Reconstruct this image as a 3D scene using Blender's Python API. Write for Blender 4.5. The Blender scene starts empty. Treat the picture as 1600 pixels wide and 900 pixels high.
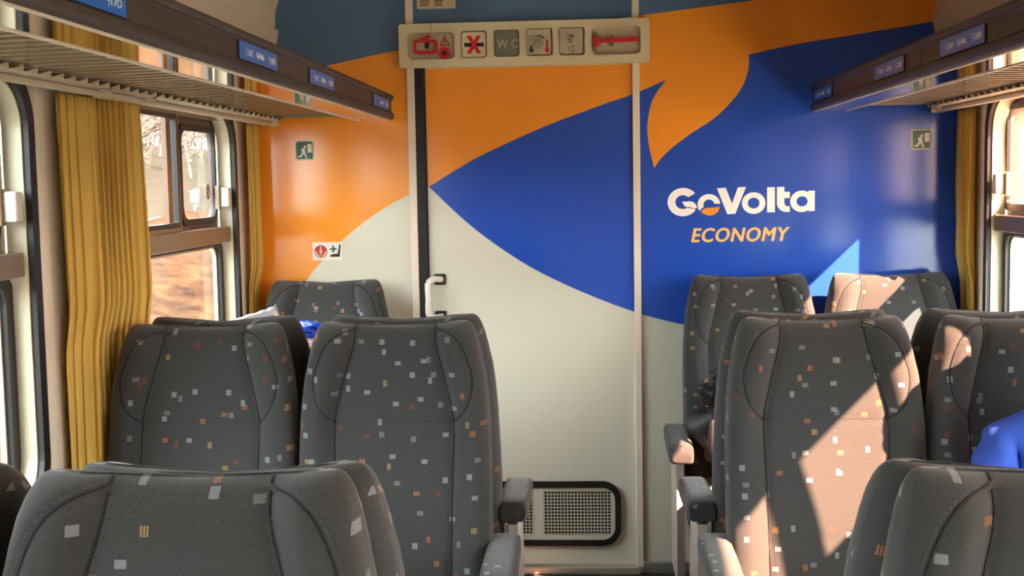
import bpy, bmesh, math, random
from mathutils import Vector, Matrix
from mathutils.geometry import tessellate_polygon
random.seed(7)
scene = bpy.context.scene
COL = scene.collection

# ------------------------------------------------------------------ camera, world, sun, exposure
cam_data = bpy.data.cameras.new('camera')
cam_data.sensor_width = 36.0
cam_data.lens = 36.0 * 1950.0 / 1600.0
cam_data.clip_start = 0.02
cam_data.clip_end = 500
cam = bpy.data.objects.new('camera', cam_data)
COL.objects.link(cam)
def camera_basis(f=1950.0, vx=120.0, vy=-168.0, roll=0.018):
    y = Vector((vx / f, vy / f, 1.0)).normalized()
    dn = Vector((roll, 1.0, -(roll * y.x + y.y) / y.z)).normalized()
    x = dn.cross(y)
    return x, y, -dn
_x, _y, _z = camera_basis()
right = Vector((_x[0], _y[0], _z[0])); down = Vector((_x[1], _y[1], _z[1])); fwd = Vector((_x[2], _y[2], _z[2]))
m = Matrix.Identity(4)
for i in range(3):
    m[i][0] = right[i]; m[i][1] = -down[i]; m[i][2] = -fwd[i]
m[0][3], m[1][3], m[2][3] = 0.0, 0.0, 1.58
cam.matrix_world = m
scene.camera = cam

world = bpy.data.worlds.new('sky')
scene.world = world
world.use_nodes = True
bg = world.node_tree.nodes['Background']
bg.inputs[0].default_value = (0.88, 0.97, 1.0, 1)
bg.inputs[1].default_value = 1.9

sun_data = bpy.data.lights.new('sun', 'SUN')
sun_data.energy = 9.3
sun_data.color = (1.0, 0.83, 0.66)
sun_data.angle = math.radians(0.6)
sun = bpy.data.objects.new('sun', sun_data)
COL.objects.link(sun)
sun.rotation_euler = Vector((-1.0, 0.83, -0.96)).to_track_quat('-Z', 'Y').to_euler()
sun.location = (10, -8, 12)

scene.view_settings.view_transform = 'Standard'
scene.view_settings.look = 'None'
scene.view_settings.gamma = 1.0
scene.view_settings.use_curve_mapping = False
scene.view_settings.exposure = 3.35
try:
    scene.cycles.use_denoising = True
    scene.cycles.max_bounces = 14
    scene.cycles.diffuse_bounces = 10
    scene.cycles.transparent_max_bounces = 16
    scene.cycles.sample_clamp_indirect = 6.0
except Exception:
    pass

# ------------------------------------------------------------------ materials
def lin(c):
    out = []
    for v in c:
        v /= 255.0
        out.append(v / 12.92 if v <= 0.04045 else ((v + 0.055) / 1.055) ** 2.4)
    return tuple(out) + (1.0,)

def mat(name, rgb, rough=0.5, metal=0.0, bump=0.0, bscale=200.0, vary=0.0, vscale=6.0, coat=0.0, spec=0.5):
    mt = bpy.data.materials.new(name)
    mt.use_nodes = True
    nt = mt.node_tree
    b = nt.nodes['Principled BSDF']
    b.inputs['Base Color'].default_value = lin(rgb)
    b.inputs['Roughness'].default_value = rough
    b.inputs['Metallic'].default_value = metal
    b.inputs['Specular IOR Level'].default_value = spec
    if coat: b.inputs['Coat Weight'].default_value = coat
    tc = None
    if bump or vary:
        tc = nt.nodes.new('ShaderNodeTexCoord')
    if bump:
        n = nt.nodes.new('ShaderNodeTexNoise'); n.inputs['Scale'].default_value = bscale; n.inputs['Detail'].default_value = 3
        bp = nt.nodes.new('ShaderNodeBump'); bp.inputs['Strength'].default_value = bump; bp.inputs['Distance'].default_value = 0.002
        nt.links.new(tc.outputs['Object'], n.inputs['Vector'])
        nt.links.new(n.outputs['Fac'], bp.inputs['Height'])
        nt.links.new(bp.outputs['Normal'], b.inputs['Normal'])
    if vary:
        n = nt.nodes.new('ShaderNodeTexNoise'); n.inputs['Scale'].default_value = vscale; n.inputs['Detail'].default_value = 5
        mx = nt.nodes.new('ShaderNodeMix'); mx.data_type = 'RGBA'; mx.blend_type = 'MULTIPLY'
        mx.inputs[0].default_value = 1.0
        rp = nt.nodes.new('ShaderNodeMapRange')
        rp.inputs[3].default_value = 1 - vary; rp.inputs[4].default_value = 1 + vary
        nt.links.new(tc.outputs['Object'], n.inputs['Vector'])
        nt.links.new(n.outputs['Fac'], rp.inputs[0])
        mx.inputs[6].default_value = lin(rgb)
        nt.links.new(rp.outputs[0], mx.inputs[7])
        nt.links.new(mx.outputs[2], b.inputs['Base Color'])
    return mt

def fabric_material(name='speckled_fabric', base=(55, 56, 56)):
    mt = bpy.data.materials.new(name); mt.use_nodes = True
    nt = mt.node_tree; N = nt.nodes.new; Lk = nt.links.new
    b = nt.nodes['Principled BSDF']
    b.inputs['Roughness'].default_value = 0.92
    b.inputs['Specular IOR Level'].default_value = 0.15
    b.inputs['Sheen Weight'].default_value = 0.25
    b.inputs['Sheen Roughness'].default_value = 0.5
    uv = N('ShaderNodeUVMap'); uv.uv_map = 'UVMap'
    info = N('ShaderNodeObjectInfo')
    mul = N('ShaderNodeMath'); mul.operation = 'MULTIPLY'; mul.inputs[1].default_value = 37.0
    Lk(info.outputs['Random'], mul.inputs[0])
    off = N('ShaderNodeVectorMath'); off.operation = 'ADD'
    cmb = N('ShaderNodeCombineXYZ'); Lk(mul.outputs[0], cmb.inputs[0]); Lk(mul.outputs[0], cmb.inputs[1])
    Lk(uv.outputs[0], off.inputs[0]); Lk(cmb.outputs[0], off.inputs[1])
    def M(op, a, bb=None):
        n = N('ShaderNodeMath'); n.operation = op
        for i, v in enumerate((a, bb)):
            if v is None: continue
            if isinstance(v, (int, float)): n.inputs[i].default_value = v
            else: Lk(v, n.inputs[i])
        return n.outputs[0]
    # weave base
    wv = N('ShaderNodeTexNoise'); wv.inputs['Scale'].default_value = 1.0; wv.inputs['Detail'].default_value = 2
    sc_ = N('ShaderNodeVectorMath'); sc_.operation = 'MULTIPLY'; sc_.inputs[1].default_value = (900, 160, 1)
    Lk(off.outputs[0], sc_.inputs[0]); Lk(sc_.outputs[0], wv.inputs['Vector'])
    ramp = N('ShaderNodeValToRGB')
    ramp.color_ramp.elements[0].position = 0.3; ramp.color_ramp.elements[1].position = 0.7
    ramp.color_ramp.elements[0].color = lin([c * 0.86 for c in base]); ramp.color_ramp.elements[1].color = lin([c * 1.14 for c in base])
    Lk(wv.outputs['Fac'], ramp.inputs[0])
    cur = ramp.outputs[0]
    sep0 = N('ShaderNodeSeparateXYZ'); Lk(off.outputs[0], sep0.inputs[0])
    for li, (cell, prob, sx, sy, shift) in enumerate(((0.086, 0.70, 0.0070, 0.0074, 0.0), (0.078, 0.58, 0.0080, 0.0058, 0.31), (0.10, 0.6, 0.0054, 0.0080, 0.77))):
        sc2 = N('ShaderNodeVectorMath'); sc2.operation = 'MULTIPLY_ADD'
        sc2.inputs[1].default_value = (1 / cell, 1 / cell, 0); sc2.inputs[2].default_value = (shift, shift * 1.7, 0)
        Lk(off.outputs[0], sc2.inputs[0])
        fl = N('ShaderNodeVectorMath'); fl.operation = 'FLOOR'; Lk(sc2.outputs[0], fl.inputs[0])
        fr = N('ShaderNodeVectorMath'); fr.operation = 'FRACTION'; Lk(sc2.outputs[0], fr.inputs[0])
        wn = N('ShaderNodeTexWhiteNoise'); wn.noise_dimensions = '3D'
        ad = N('ShaderNodeVectorMath'); ad.operation = 'ADD'; ad.inputs[1].default_value = (0.5, 0.5, li * 3.3)
        Lk(fl.outputs[0], ad.inputs[0]); Lk(ad.outputs[0], wn.inputs['Vector'])
        sf = N('ShaderNodeSeparateXYZ'); Lk(fr.outputs[0], sf.inputs[0])
        sn = N('ShaderNodeSeparateColor'); Lk(wn.outputs['Color'], sn.inputs[0])
        jx = M('MULTIPLY_ADD', sn.outputs[0], 0.66); jx.node.inputs[2].default_value = 0.17
        jy = M('MULTIPLY_ADD', sn.outputs[1], 0.66); jy.node.inputs[2].default_value = 0.17
        dx = M('ABSOLUTE', M('SUBTRACT', sf.outputs[0], jx)); dy = M('ABSOLUTE', M('SUBTRACT', sf.outputs[1], jy))
        inx = M('LESS_THAN', dx, sx / cell); iny = M('LESS_THAN', dy, sy / cell)
        on = M('LESS_THAN', wn.outputs['Value'], prob)
        mask = M('MULTIPLY', M('MULTIPLY', inx, iny), on)
        # some squares are woven as bars
        stripe = M('GREATER_THAN', M('SINE', M('MULTIPLY', sep0.outputs[0], 1500.0)), -0.2)
        st = M('MAXIMUM', stripe, M('LESS_THAN', sn.outputs[2], 0.62))
        mask = M('MULTIPLY', mask, st)
        cr = N('ShaderNodeValToRGB'); cr.color_ramp.interpolation = 'CONSTANT'
        els = cr.color_ramp.elements
        els[0].position = 0.0; els[0].color = lin((130, 134, 137))
        els[1].position = 0.42; els[1].color = lin((108, 111, 113))
        e = els.new(0.62); e.color = lin((172, 106, 54))
        e = els.new(0.78); e.color = lin((176, 144, 84))
        e = els.new(0.92); e.color = lin((122, 60, 36))
        Lk(sn.outputs[2], cr.inputs[0])
        mx = N('ShaderNodeMix'); mx.data_type = 'RGBA'
        Lk(M('MULTIPLY', mask, 0.68), mx.inputs[0]); Lk(cur, mx.inputs[6]); Lk(cr.outputs[0], mx.inputs[7])
        cur = mx.outputs[2]
    Lk(cur, b.inputs['Base Color'])
    bp = N('ShaderNodeBump'); bp.inputs['Strength'].default_value = 0.25; bp.inputs['Distance'].default_value = 0.0008
    Lk(wv.outputs['Fac'], bp.inputs['Height']); Lk(bp.outputs['Normal'], b.inputs['Normal'])
    return mt

def glass_material(name='window_glass', tint=(0.965, 0.975, 0.965)):
    mt = bpy.data.materials.new(name); mt.use_nodes = True
    nt = mt.node_tree; nt.nodes.remove(nt.nodes['Principled BSDF'])
    out = nt.nodes['Material Output']
    tr = nt.nodes.new('ShaderNodeBsdfTransparent'); tr.inputs[0].default_value = tuple(tint) + (1,)
    gl = nt.nodes.new('ShaderNodeBsdfGlossy'); gl.inputs['Roughness'].default_value = 0.02
    lw = nt.nodes.new('ShaderNodeLayerWeight'); lw.inputs['Blend'].default_value = 0.5
    pw = nt.nodes.new('ShaderNodeMath'); pw.operation = 'POWER'; pw.inputs[1].default_value = 5.0
    fr = nt.nodes.new('ShaderNodeMath'); fr.operation = 'MULTIPLY_ADD'; fr.inputs[1].default_value = 0.95; fr.inputs[2].default_value = 0.04
    nt.links.new(lw.outputs['Facing'], pw.inputs[0]); nt.links.new(pw.outputs[0], fr.inputs[0])
    mx = nt.nodes.new('ShaderNodeMixShader')
    nt.links.new(fr.outputs[0], mx.inputs[0]); nt.links.new(tr.outputs[0], mx.inputs[1]); nt.links.new(gl.outputs[0], mx.inputs[2])
    nt.links.new(mx.outputs[0], out.inputs['Surface'])
    return mt

M = {}
M['fabric'] = fabric_material()
M['glass'] = glass_material()
M['glass_warm'] = glass_material('bronze_tinted_glass', (0.98, 0.78, 0.70))
M['seam'] = mat('seam_thread_dark', (26, 27, 29), 0.9)
M['stitch'] = mat('seam_stitch', (96, 98, 98), 0.9)
M['cream'] = mat('cream_laminate', (218, 210, 192), 0.35, bump=0.05, bscale=300)
M['white_wall'] = mat('off_white_laminate', (214, 212, 194), 0.18, bump=0.06, bscale=220)
M['orange'] = mat('orange_vinyl', (244, 154, 46), 0.11, bump=0.10, bscale=140)
M['blue'] = mat('blue_vinyl', (36, 80, 186), 0.11, bump=0.10, bscale=140)
M['slate'] = mat('slate_blue_vinyl', (78, 112, 148), 0.15, bump=0.10, bscale=160)
M['leaf_orange'] = mat('logo_orange', (245, 150, 40), 0.3)
M['letter_yellow'] = mat('letter_yellow', (255, 202, 112), 0.3)
M['letter_white'] = mat('letter_white', (252, 252, 248), 0.3)
M['alu'] = mat('brushed_aluminium', (196, 188, 172), 0.38, metal=0.55, bump=0.03, bscale=400)
M['alu_painted'] = mat('painted_aluminium', (228, 218, 198), 0.4)
M['reveal'] = mat('pale_window_reveal', (212, 206, 178), 0.35, vary=0.08, vscale=12)
M['bronze'] = mat('bronze_anodised', (140, 122, 100), 0.35, metal=0.35)
M['brown_frame'] = mat('brown_outer_frame', (104, 84, 76), 0.5)
M['rubber'] = mat('black_rubber', (22, 22, 22), 0.45)
M['dark'] = mat('near_black', (10, 10, 10), 0.9)  # near-black put in for shade behind the grille; also the end wall backing
M['fascia'] = mat('dark_brown_plastic', (72, 62, 54), 0.5, bump=0.08, bscale=500)
M['mirror'] = mat('polished_steel', (205, 196, 180), 0.07, metal=1.0)
M['slat'] = mat('slat_paint', (150, 137, 112), 0.45)
M['rail'] = mat('rail_paint', (196, 184, 160), 0.4)
M['ceiling'] = mat('ceiling_panel', (204, 192, 172), 0.6, bump=0.1, bscale=600)
M['floor'] = mat('floor_covering', (38, 36, 35), 0.8, vary=0.2, vscale=60)
M['plate_blue'] = mat('plate_blue', (40, 116, 214), 0.3)
M['print_white'] = mat('print_white', (235, 238, 240), 0.4)
M['panel'] = mat('panel_beige', (218, 205, 172), 0.42, bump=0.06, bscale=500)
M['recess'] = mat('recess_beige', (190, 178, 152), 0.45)
M['red'] = mat('signal_red', (200, 26, 34), 0.35)
M['black_print'] = mat('black_print', (24, 22, 20), 0.5)
M['wc_grey'] = mat('wc_lens', (112, 112, 98), 0.25)
M['wc_text'] = mat('wc_text', (176, 176, 160), 0.3)
M['knob'] = mat('grey_knob', (150, 140, 122), 0.45)
M['thermo_blue'] = mat('thermometer_blue', (40, 50, 60), 0.5)
M['green'] = mat('safety_green', (18, 96, 58), 0.35)
M['sticker_edge'] = mat('sticker_edge', (214, 214, 180), 0.4)
M['sticker_white'] = mat('sticker_white', (232, 230, 220), 0.35)
M['sticker_beige'] = mat('sticker_beige', (206, 188, 152), 0.4)
M['plastic_white'] = mat('white_plastic', (226, 224, 214), 0.3)
M['plastic_grey'] = mat('grey_plastic', (120, 118, 116), 0.5)
M['side_panel'] = mat('beige_side_panel', (176, 164, 156), 0.45)
M['frame_metal'] = mat('seat_frame_metal', (60, 60, 62), 0.5, metal=0.4)
M['curtain'] = mat('mustard_curtain', (214, 180, 94), 0.9, bump=0.25, bscale=900, vary=0.08, vscale=30, spec=0.1)
M['cardboard'] = mat('cardboard', (214, 164, 124), 0.8, vary=0.06, vscale=20)
M['tape'] = mat('packing_tape', (196, 150, 110), 0.25)
M['plastic_film'] = mat('clear_plastic_film', (214, 214, 226), 0.15, bump=0.6, bscale=60)
M['plastic_blue'] = mat('blue_plastic', (30, 76, 200), 0.25, bump=0.4, bscale=60)
M['bag_black'] = mat('black_nylon', (18, 18, 19), 0.55, bump=0.3, bscale=120)
M['bag_white'] = mat('bag_highlight_grey', (130, 130, 132), 0.5)  # light grey for the highlights modelled on the bag
M['jacket'] = mat('blue_jacket', (46, 74, 160), 0.75, bump=0.3, bscale=40, spec=0.2)
M['trousers'] = mat('dark_trousers', (40, 42, 52), 0.85)
M['skin'] = mat('skin', (205, 152, 122), 0.5)
M['hair'] = mat('brown_hair', (58, 40, 28), 0.7, bump=0.6, bscale=120)
M['eye'] = mat('eye_dark', (28, 22, 20), 0.2)
M['shoe'] = mat('shoe_leather', (34, 30, 28), 0.5)
M['wall_lower'] = mat('wall_panel_grey', (176, 168, 154), 0.5)

# ------------------------------------------------------------------ helpers
def link(o, parent=None):
    COL.objects.link(o)
    if parent is not None:
        o.parent = parent
    return o

def mesh_obj(name, verts, faces, material, parent=None, smooth=False, loc=None):
    me = bpy.data.meshes.new(name)
    me.from_pydata([tuple(v) for v in verts], [], faces)
    me.validate()
    me.update()
    if material is not None: me.materials.append(material)
    if smooth:
        for p in me.polygons: p.use_smooth = True
    o = bpy.data.objects.new(name, me)
    link(o, parent)
    if loc is not None: o.location = loc
    return o

def root(name, loc, label=None, cat=None, group=None, kind=None, rotz=0.0):
    o = bpy.data.objects.new(name, None)
    o.empty_display_size = 0.1
    COL.objects.link(o)
    o.location = loc
    o.rotation_euler = (0, 0, rotz)
    tag(o, label, cat, group, kind)
    return o

def tag(o, label=None, cat=None, group=None, kind=None):
    if label: o['label'] = label
    if cat: o['category'] = cat
    if group: o['group'] = group
    if kind: o['kind'] = kind
    return o

def own(o, r):
    """parent a world-built mesh to an unrotated root without moving it"""
    o.parent = r
    o.location = Vector(o.location) - Vector(r.location)
    return o

def clone(o, dy=0.0, parent=None, name=None):
    c = o.copy()
    COL.objects.link(c)
    if parent is not None: c.parent = parent
    else: c.location.y += dy
    for ch in list(o.children):
        clone(ch, 0.0, c)
    return c

def rrect(x0, x1, y0, y1, r, seg=6):
    pts = []
    for cx, cy, a0 in ((x1 - r, y1 - r, 0), (x0 + r, y1 - r, 90), (x0 + r, y0 + r, 180), (x1 - r, y0 + r, 270)):
        for i in range(seg + 1):
            a = math.radians(a0 + 90.0 * i / seg)
            pts.append((cx + r * math.cos(a), cy + r * math.sin(a)))
    return pts

def circle(cx, cy, r, n=24, ry=None):
    ry = ry or r
    return [(cx + r * math.cos(2 * math.pi * i / n), cy + ry * math.sin(2 * math.pi * i / n)) for i in range(n)]

XZ = lambda u, v, d: (u, d, v)          # plate in an X-Z plane, depth along Y
YZ = lambda u, v, d: (d, u, v)          # plate in a Y-Z plane, depth along X
XY = lambda u, v, d: (u, v, d)

def plate(name, loops, d0, d1, fr, material, parent=None, smooth=False):
    """outline (first loop) with holes (further loops) pulled from depth d0 to d1"""
    pts = [p for lp in loops for p in lp]
    tris = tessellate_polygon([[Vector((p[0], p[1], 0)) for p in lp] for lp in loops])
    n = len(pts)
    verts = [fr(p[0], p[1], d0) for p in pts] + [fr(p[0], p[1], d1) for p in pts]
    faces = [tuple(t) for t in tris] + [tuple(i + n for i in reversed(t)) for t in tris]
    s = 0
    for lp in loops:
        k = len(lp)
        for i in range(k):
            a, b = s + i, s + (i + 1) % k
            faces.append((a, b, b + n, a + n))
        s += k
    o = mesh_obj(name, verts, faces, material, parent)
    bm = bmesh.new(); bm.from_mesh(o.data); bmesh.ops.recalc_face_normals(bm, faces=bm.faces); bm.to_mesh(o.data); bm.free()
    return o

def box(name, x0, x1, y0, y1, z0, z1, material, parent=None, bevel=0.0, seg=2):
    bm = bmesh.new()
    bmesh.ops.create_cube(bm, size=1.0)
    for v in bm.verts:
        v.co = Vector(((x0 + x1) / 2 + v.co.x * (x1 - x0), (y0 + y1) / 2 + v.co.y * (y1 - y0), (z0 + z1) / 2 + v.co.z * (z1 - z0)))
    if bevel:
        bmesh.ops.bevel(bm, geom=bm.edges[:], offset=bevel, segments=seg, profile=0.5, affect='EDGES')
    bmesh.ops.recalc_face_normals(bm, faces=bm.faces)
    me = bpy.data.meshes.new(name); bm.to_mesh(me); bm.free()
    me.materials.append(material)
    if bevel and seg > 1:
        for p in me.polygons: p.use_smooth = True
    o = bpy.data.objects.new(name, me)
    link(o, parent)
    return o

def extrude_profile(name, prof, y0, y1, material, parent=None, smooth=False):
    """closed X-Z profile pulled along Y"""
    return plate(name, [prof], y0, y1, XZ, material, parent, smooth)

def tube_data(path, r, n=6, closed=False):
    verts, faces = [], []
    k = len(path)
    for i, p in enumerate(path):
        p = Vector(p)
        if closed: t = Vector(path[(i + 1) % k]) - Vector(path[i - 1])
        else: t = Vector(path[min(i + 1, k - 1)]) - Vector(path[max(i - 1, 0)])
        t.normalize()
        up = Vector((0, 0, 1)) if abs(t.z) < 0.9 else Vector((0, 1, 0))
        a = t.cross(up).normalized(); b = t.cross(a)
        rr = r[i] if isinstance(r, (list, tuple)) else r
        for j in range(n):
            an = 2 * math.pi * j / n
            verts.append(p + a * (rr * math.cos(an)) + b * (rr * math.sin(an)))
    for i in range(k if closed else k - 1):
        for j in range(n):
            a0 = i * n + j; a1 = i * n + (j + 1) % n
            b0 = ((i + 1) % k) * n + j; b1 = ((i + 1) % k) * n + (j + 1) % n
            faces.append((a0, a1, b1, b0))
    if not closed:
        faces.append(tuple(range(n - 1, -1, -1))); faces.append(tuple((k - 1) * n + j for j in range(n)))
    return verts, faces

def tube(name, path, r, material, parent=None, n=6, closed=False):
    v, f = tube_data(path, r, n, closed)
    return mesh_obj(name, v, f, material, parent, smooth=True)

def catmull(pts, per=8):
    out = []
    k = len(pts)
    for i in range(k - 1):
        p0 = pts[max(i - 1, 0)]; p1 = pts[i]; p2 = pts[i + 1]; p3 = pts[min(i + 2, k - 1)]
        for s in range(per):
            t = s / per
            out.append(tuple(0.5 * ((2 * p1[j]) + (-p0[j] + p2[j]) * t + (2 * p0[j] - 5 * p1[j] + 4 * p2[j] - p3[j]) * t * t + (-p0[j] + 3 * p1[j] - 3 * p2[j] + p3[j]) * t ** 3) for j in range(len(p1))))
    out.append(tuple(pts[-1]))
    return out

def clip(poly, x0, x1, y0, y1):
    def half(ps, inside, cut):
        out = []
        for i in range(len(ps)):
            a, b = ps[i - 1], ps[i]
            if inside(b):
                if not inside(a): out.append(cut(a, b))
                out.append(b)
            elif inside(a): out.append(cut(a, b))
        return out
    def cx(v): return lambda a, b: (v, a[1] + (b[1] - a[1]) * (v - a[0]) / (b[0] - a[0]))
    def cy(v): return lambda a, b: (a[0] + (b[0] - a[0]) * (v - a[1]) / (b[1] - a[1]), v)
    p = half(poly, lambda q: q[0] >= x0, cx(x0))
    if p: p = half(p, lambda q: q[0] <= x1, cx(x1))
    if p: p = half(p, lambda q: q[1] >= y0, cy(y0))
    if p: p = half(p, lambda q: q[1] <= y1, cy(y1))
    out = []
    for q in p:
        if not out or (abs(q[0] - out[-1][0]) + abs(q[1] - out[-1][1])) > 1e-5: out.append(q)
    return out

def text_data(s, shear=0.0, bold=0.0, spacing=1.0):
    cu = bpy.data.curves.new('text', 'FONT')
    cu.body = s; cu.size = 1.0; cu.shear = shear; cu.offset = bold; cu.space_character = spacing
    cu.fill_mode = 'BOTH'; cu.resolution_u = 4; cu.extrude = 0.02
    o = bpy.data.objects.new('text', cu)
    COL.objects.link(o)
    dg = bpy.context.evaluated_depsgraph_get(); dg.update()
    me = bpy.data.meshes.new_from_object(o.evaluated_get(dg))
    vs = [tuple(v.co) for v in me.vertices]; fs = [tuple(p.vertices) for p in me.polygons]
    bpy.data.objects.remove(o); bpy.data.curves.remove(cu); bpy.data.meshes.remove(me)
    return vs, fs

def text_obj(name, s, u0, u1, v0, v1, fr, d, material, parent=None, shear=0.0, bold=0.0, spacing=1.0, flip=False, depth=0.0006, fat=0.0):
    vs, fs = text_data(s, shear, bold, spacing)
    n0 = len(vs)
    if fat:                                  # heavier strokes: copies shifted sideways and upwards
        v0_, f0_, n0 = vs, fs, len(vs)
        vs, fs = [], []
        for k, (dx, dy) in enumerate(((-fat, 0), (fat, 0), (0, fat * 0.6), (0, -fat * 0.6), (-fat * 0.5, 0), (fat * 0.5, 0))):
            vs += [(v[0] + dx, v[1] + dy, v[2]) for v in v0_]
            fs += [tuple(i + k * n0 for i in f_) for f_ in f0_]
    ax = min(v[0] for v in vs); bx = max(v[0] for v in vs); ay = min(v[1] for v in vs); by = max(v[1] for v in vs)
    out = []
    for vi, v in enumerate(vs):
        lay = math.copysign(0.00007, depth) * (vi // n0)
        t = (v[0] - ax) / (bx - ax)
        u = u1 + (u0 - u1) * t if flip else u0 + (u1 - u0) * t
        out.append(fr(u, v0 + (v1 - v0) * (v[1] - ay) / (by - ay), d + lay + (depth if v[2] > 0 else 0)))
    return mesh_obj(name, out, fs, material, parent)

# ------------------------------------------------------------------ main dimensions
XL, XR, XC = -1.35, 1.45, 0.05            # side walls, coach axis
YE, YB = 4.95, -3.4                       # end wall, back of the coach
PITCH = 1.745
WL1, WR1 = (3.25, 4.70), (3.20, 4.65)     # far windows
WZ0, WZ1 = 0.80, 1.865
NW = 4

# ------------------------------------------------------------------ shell
fl = box('floor', XL - 0.06, XR + 0.06, YB, YE + 0.06, -0.12, 0.0, M['floor']); tag(fl, kind='structure')

def side_wall(name, x_in, x_out, win):
    holes = []
    for k in range(NW):
        holes.append(rrect(win[0] - k * PITCH, win[1] - k * PITCH, WZ0, WZ1, 0.13, 8))
    o = plate(name, [[(YB, 0.0), (YE + 0.06, 0.0), (YE + 0.06, 2.22), (YB, 2.22)]] + holes, x_in, x_out, YZ, M['cream'])
    tag(o, kind='structure')
    return o
side_wall('wall_left', XL, XL - 0.085, WL1)
side_wall('wall_right', XR, XR + 0.085, WR1)

# curved ceiling with a trim band along each side
def ceiling_profile(off):
    pts = []
    n = 36
    for i in range(n + 1):
        a = math.pi * i / n
        ca, sa = math.cos(a), math.sin(a)
        x = XC - (1.285 + off) * math.copysign(abs(ca) ** 0.9, ca)
        z = 2.185 + (0.36 + off) * abs(sa) ** 0.62
        pts.append((x, z))
    return pts
inner = ceiling_profile(0.0); outer = ceiling_profile(0.06)
ce = plate('ceiling', [inner + outer[::-1]], YB, YE + 0.06, XZ, M['ceiling']); tag(ce, kind='structure')
for p in ce.data.polygons: p.use_smooth = False
trim_n = 0
for sgn, xw in ((-1, XL), (1, XR)):
    trim_n += 1
    xi = -1.237 if sgn < 0 else 1.337
    prof = [(xw, 2.10), (xi, 2.10), (xi - sgn * 0.018, 2.192), (xi - sgn * 0.012, 2.197), (xw + sgn * 0.05, 2.26), (xw + sgn * 0.05, 2.10)]
    t = plate('trim_%d' % trim_n, [prof], YB, YE, XZ, M['ceiling']); tag(t, kind='structure')
bw = box('wall_back', XL - 0.1, XR + 0.1, YB - 0.06, YB, -0.1, 2.65, M['cream']); tag(bw, kind='structure')

# ------------------------------------------------------------------ end wall with printed film
LEFT = (-1.36, -0.70); DOOR = (-0.640, 0.176); RIGHT = (0.20, 1.46)
ZTOP = 2.62
we = box('wall_end', XL - 0.08, XR + 0.08, YE + 0.012, YE + 0.06, 0.0, ZTOP, M['dark']); tag(we, kind='structure')
def panel_part(x0, x1, z0=0.0):
    return plate('wall_panel', [[(x0, z0), (x1, z0), (x1, ZTOP), (x0, ZTOP)]], YE, YE + 0.012, XZ, M['white_wall'], we)
panel_part(*LEFT); panel_part(*RIGHT)
panel_part(-0.70, 0.20, 2.03)
door = root('door_1', (-0.23, YE, 0.0), kind='structure')
dl = plate('door_leaf', [[(DOOR[0], 0.03), (DOOR[1], 0.03), (DOOR[1], 2.06), (DOOR[0], 2.06)]], YE + 0.002, YE + 0.012, XZ, M['white_wall']); own(dl, door)

slate_edge = catmull([(-1.42, 1.965), (-1.2, 2.018), (-1.045, 2.049), (-0.904, 2.076), (-0.75, 2.104), (-0.394, 2.155), (-0.042, 2.188), (0.244, 2.22), (0.454, 2.242), (0.7, 2.267), (1.0, 2.29)])
white_left = catmull([(-0.60, 1.592), (-0.713, 1.539), (-0.843, 1.468), (-0.976, 1.37), (-1.091, 1.259), (-1.164, 1.169), (-1.25, 1.05), (-1.40, 0.82)])
blue_up = catmull([(-0.635, 1.566), (-0.519, 1.635), (-0.403, 1.696), (-0.173, 1.794), (0.054, 1.874), (0.179, 1.914), (0.304, 1.965)])
blue_low = catmull([(-0.635, 1.566), (-0.46, 1.4), (-0.258, 1.255), (-0.056, 1.15), (0.171, 1.058), (0.355, 1.007), (0.699, 0.93), (1.50, 0.84)])
flame_top = catmull([(1.50, 2.19), (1.336, 2.165), (1.017, 2.12), (0.822, 2.093), (0.626, 2.056)])
flame_curve = catmull([(0.626, 2.056), (0.623, 1.995), (0.589, 1.914), (0.502, 1.822), (0.39, 1.748), (0.302, 1.68), (0.257, 1.625)])
flame_back = catmull([(0.257, 1.625), (0.235, 1.726), (0.233, 1.806), (0.254, 1.892), (0.304, 1.965)])
poly_orange_left = white_left + [(-1.5, 0.82), (-1.5, ZTOP), (-0.60, ZTOP)]
poly_orange_door = [(-0.66, 1.545)] + blue_up[:-1] + [(0.304, 1.965), (0.304, ZTOP), (-0.66, ZTOP)]
poly_blue = blue_up + flame_back[::-1][1:] + flame_curve[::-1][1:] + flame_top[::-1][1:] + blue_low[::-1][:-1]
poly_orange_right = [(0.10, 1.887), (0.179, 1.914), (0.304, 1.965)] + flame_back[::-1][1:] + flame_curve[::-1][1:] + flame_top[::-1][1:] + [(1.5, ZTOP), (0.10, ZTOP)]
poly_slate = slate_edge + [(1.0, 2.36), (1.0, ZTOP), (-1.42, ZTOP)]

def film(poly, rect, layer, material, parent, z0=0.0, z1=ZTOP, base=YE):
    p = clip(poly, rect[0] + 0.001, rect[1] - 0.001, z0, z1)
    if len(p) < 3: return
    o = plate('vinyl_film', [p], base - 0.0005 * (layer + 1), base - 0.0005 * layer, XZ, material)
    own(o, parent) if parent is door else setattr(o, 'parent', parent)
    return o
film(poly_orange_left, LEFT, 0, M['orange'], we)
film(poly_slate, LEFT, 1, M['slate'], we)
film(poly_orange_right, RIGHT, 0, M['orange'], we)
film(poly_blue, RIGHT, 0, M['blue'], we)
film(poly_slate, RIGHT, 1, M['slate'], we)
film(poly_orange_door, DOOR, 0, M['orange'], door, 0.03, 2.06, YE + 0.002)
film(poly_blue, DOOR, 1, M['blue'], door, 0.03, 2.06, YE + 0.002)
film(poly_slate, (-0.70, 0.20), 1, M['slate'], we, 2.031, ZTOP)

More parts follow.
